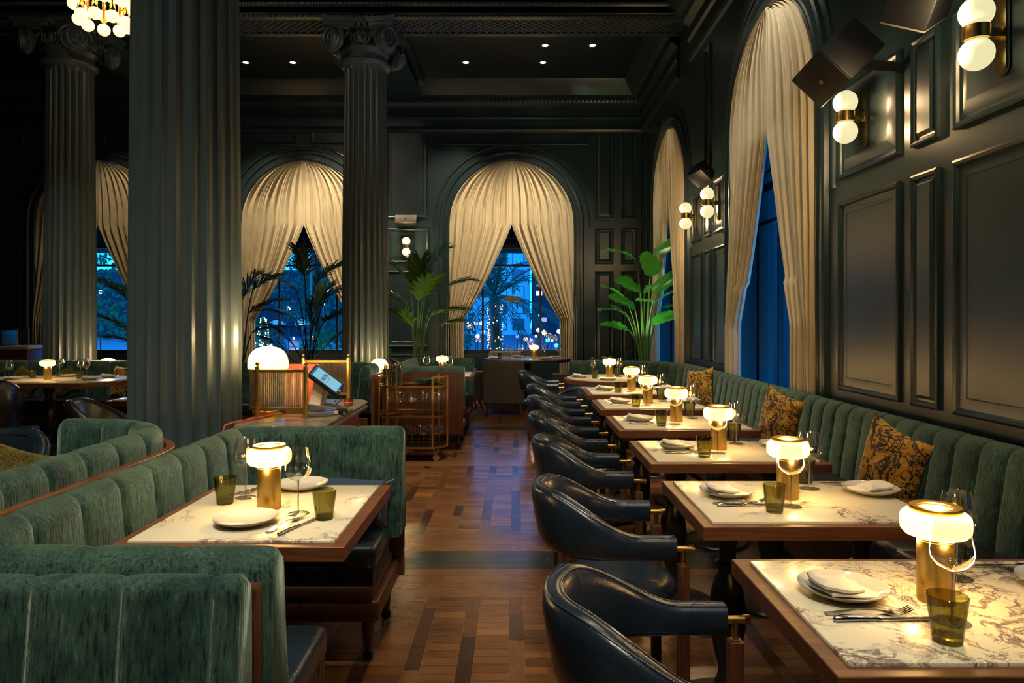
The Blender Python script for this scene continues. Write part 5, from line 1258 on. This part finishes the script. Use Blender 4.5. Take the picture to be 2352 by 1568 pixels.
def tree(label, x, y, z, rx, rz_, mat='outer_leaf', n=900, seed=1, kind='bushy_tree'):
    rnd = random.Random(seed); t = thing(kind, label, 'tree', (x, y, -.3)); m = MB()
    for i in range(n):
        a = rnd.uniform(0, 2 * pi); u = rnd.uniform(-1, 1); r = rnd.uniform(.45, 1) ** .6; s = math.sqrt(1 - u * u); p = Vector((rx * r * s * cos(a), rx * r * s * sin(a) * .8, z + rz_ * r * u)); d = Vector((rnd.gauss(0, 1), rnd.gauss(0, 1), rnd.gauss(0, 1))).normalized(); e = d.orthogonal().normalized(); k = rnd.uniform(.06, .12)
        m.add([tuple(p - d * k), tuple(p + e * k * .5), tuple(p + d * k), tuple(p - e * k * .5)], [(0, 1, 2, 3)])
    obj('crown', m, mat, t); obj('trunk', MB().tube([(0, 0, 0), (0, 0, z)], [.12, .06], 10), 'dark_wood', t); return t
tree('dark tree outside far left window', -10.8, 20, 2.6, 1.9, 1.6, n=1500, seed=4); tree('dark bush outside window between columns, left side', -7.9, 21, .9, 1.0, .9, seed=5); tree('dark bush outside window between columns, right side', -5.0, 20, .7, 1.2, .8, seed=6); tree('dark tree left of the date palm outside centre window', -2.6, 24, 1.4, 1.3, 1.6, seed=7)
tree('dark tree behind the palm outside window between columns', -8.2, 30, 3.2, 2.6, 2.2, n=1500, seed=8)
lamp('POINT', (-7.4, 20.2, .3), 30, (.15, 1, .35), .1); lamp('POINT', (-5.2, 19.2, .2), 26, (.15, 1, .4), .1); lamp('POINT', (-10.2, 18.6, 1.0), 22, (.1, .9, .7), .1); lamp('POINT', (-.6, 19.0, .3), 22, (.12, .9, .7), .1)
t = thing('lit_cone_tree', 'cone shaped tree wrapped in yellow fairy lights, left outside window', 'tree', (-6.42, 18, -.3)); obj('foliage', MB().lathe([(.001, .1), (.22, .12), (.17, 1.0), (.05, 1.75), (.001, 1.8)], 24), 'outer_leaf', t)
q = MB(); rnd = random.Random(5)
for i in range(130): z = .15 + 1.6 * rnd.random() ** 1.2; r = .235 * (1 - (max(z - .9, 0)) / 1.15) ; a = rnd.uniform(0, 2 * pi); q.sphere((r * cos(a), r * sin(a), z), .017, 6)
s = obj('fairy_lights', q, 'fairy', t); s['kind'] = 'stuff'
for i, (px, py, y, mt, r) in enumerate([(1079, 746, 30, 'street_warm', .11), (1092, 743, 31, 'street_warm', .11), (1105, 741, 34, 'street_warm', .09), (1097, 771, 30, 'street_warm', .09), (1110, 761, 36, 'street_warm', .10), (1236, 757, 30, 'street_warm', .09), (1250, 762, 32, 'street_warm', .12), (1207, 778, 34, 'street_warm', .11), (1284, 760, 30, 'street_white', .10), (1278, 792, 33, 'cyan_light', .10), (1258, 780, 34, 'cyan_light', .11), (1268, 781, 36, 'street_white', .07), (1231, 771, 33, 'street_white', .06), (1220, 780, 36, 'red_light', .08), (1188, 772, 40, 'magenta_light', .1), (663, 706, 34, 'street_warm', .12), (750, 665, 34, 'street_white', .14), (730, 684, 36, 'street_warm', .13), (742, 696, 36, 'street_warm', .11), (714, 772, 28, 'street_white', .05), (231, 669, 30, 'street_white', .09), (1215, 793, 30, 'red_light', .05)]):
    p = W(px, py, y); t = thing('street_lamp', f"street light globe outside, {'centre window' if px > 900 else 'left windows'}, {'orange' if 'warm' in mt else mt.split('_')[0]} glow, at {['upper left', 'upper left second', 'third from left', 'lower left', 'beside mullion', 'right upper', 'right by mullion', 'below decal right', 'far right edge', 'lower far right', 'right lower', 'right lower second', 'right small', 'small red one', 'purple one', 'leftmost pair', 'bright near frond', 'under bright one', 'lowest of the cluster', 'tiny one by umbrella', 'single one behind frond', 'low red one'][i]}", 'street light', (p.x, p.y, -.3), 0, 'street lights outside')
    obj('globe', MB().sphere((0, 0, p.z + .3), r, 12), mt, t); obj('pole', MB().tube([(0, 0, 0), (0, 0, max(p.z + .3 - r, .05))], .03, 6), 'iron', t)
for i, (px, py, y, w_) in enumerate([(636, 741, 40, .55), (694, 738, 44, .45)]):
    p = W(px, py, y); t = thing('patio_umbrella', f"lit cream patio umbrella outside, {['left', 'right'][i]} one of two", 'umbrella', (p.x, p.y, -.3)); h = p.z + .3
    obj('canopy', MB().lathe([(.001, h + .2), (w_ * .5, h + .12), (w_, h - .12), (w_ * .98, h - .17), (.001, h + .15)], 12, cap=False), 'curtain', t, angle=20); obj('pole', MB().tube([(0, 0, 0), (0, 0, h + .2)], .03, 8), 'dark_wood', t); lamp('POINT', (p.x, p.y - 1.2, p.z - .6), 60, (1, .95, .6), .1)
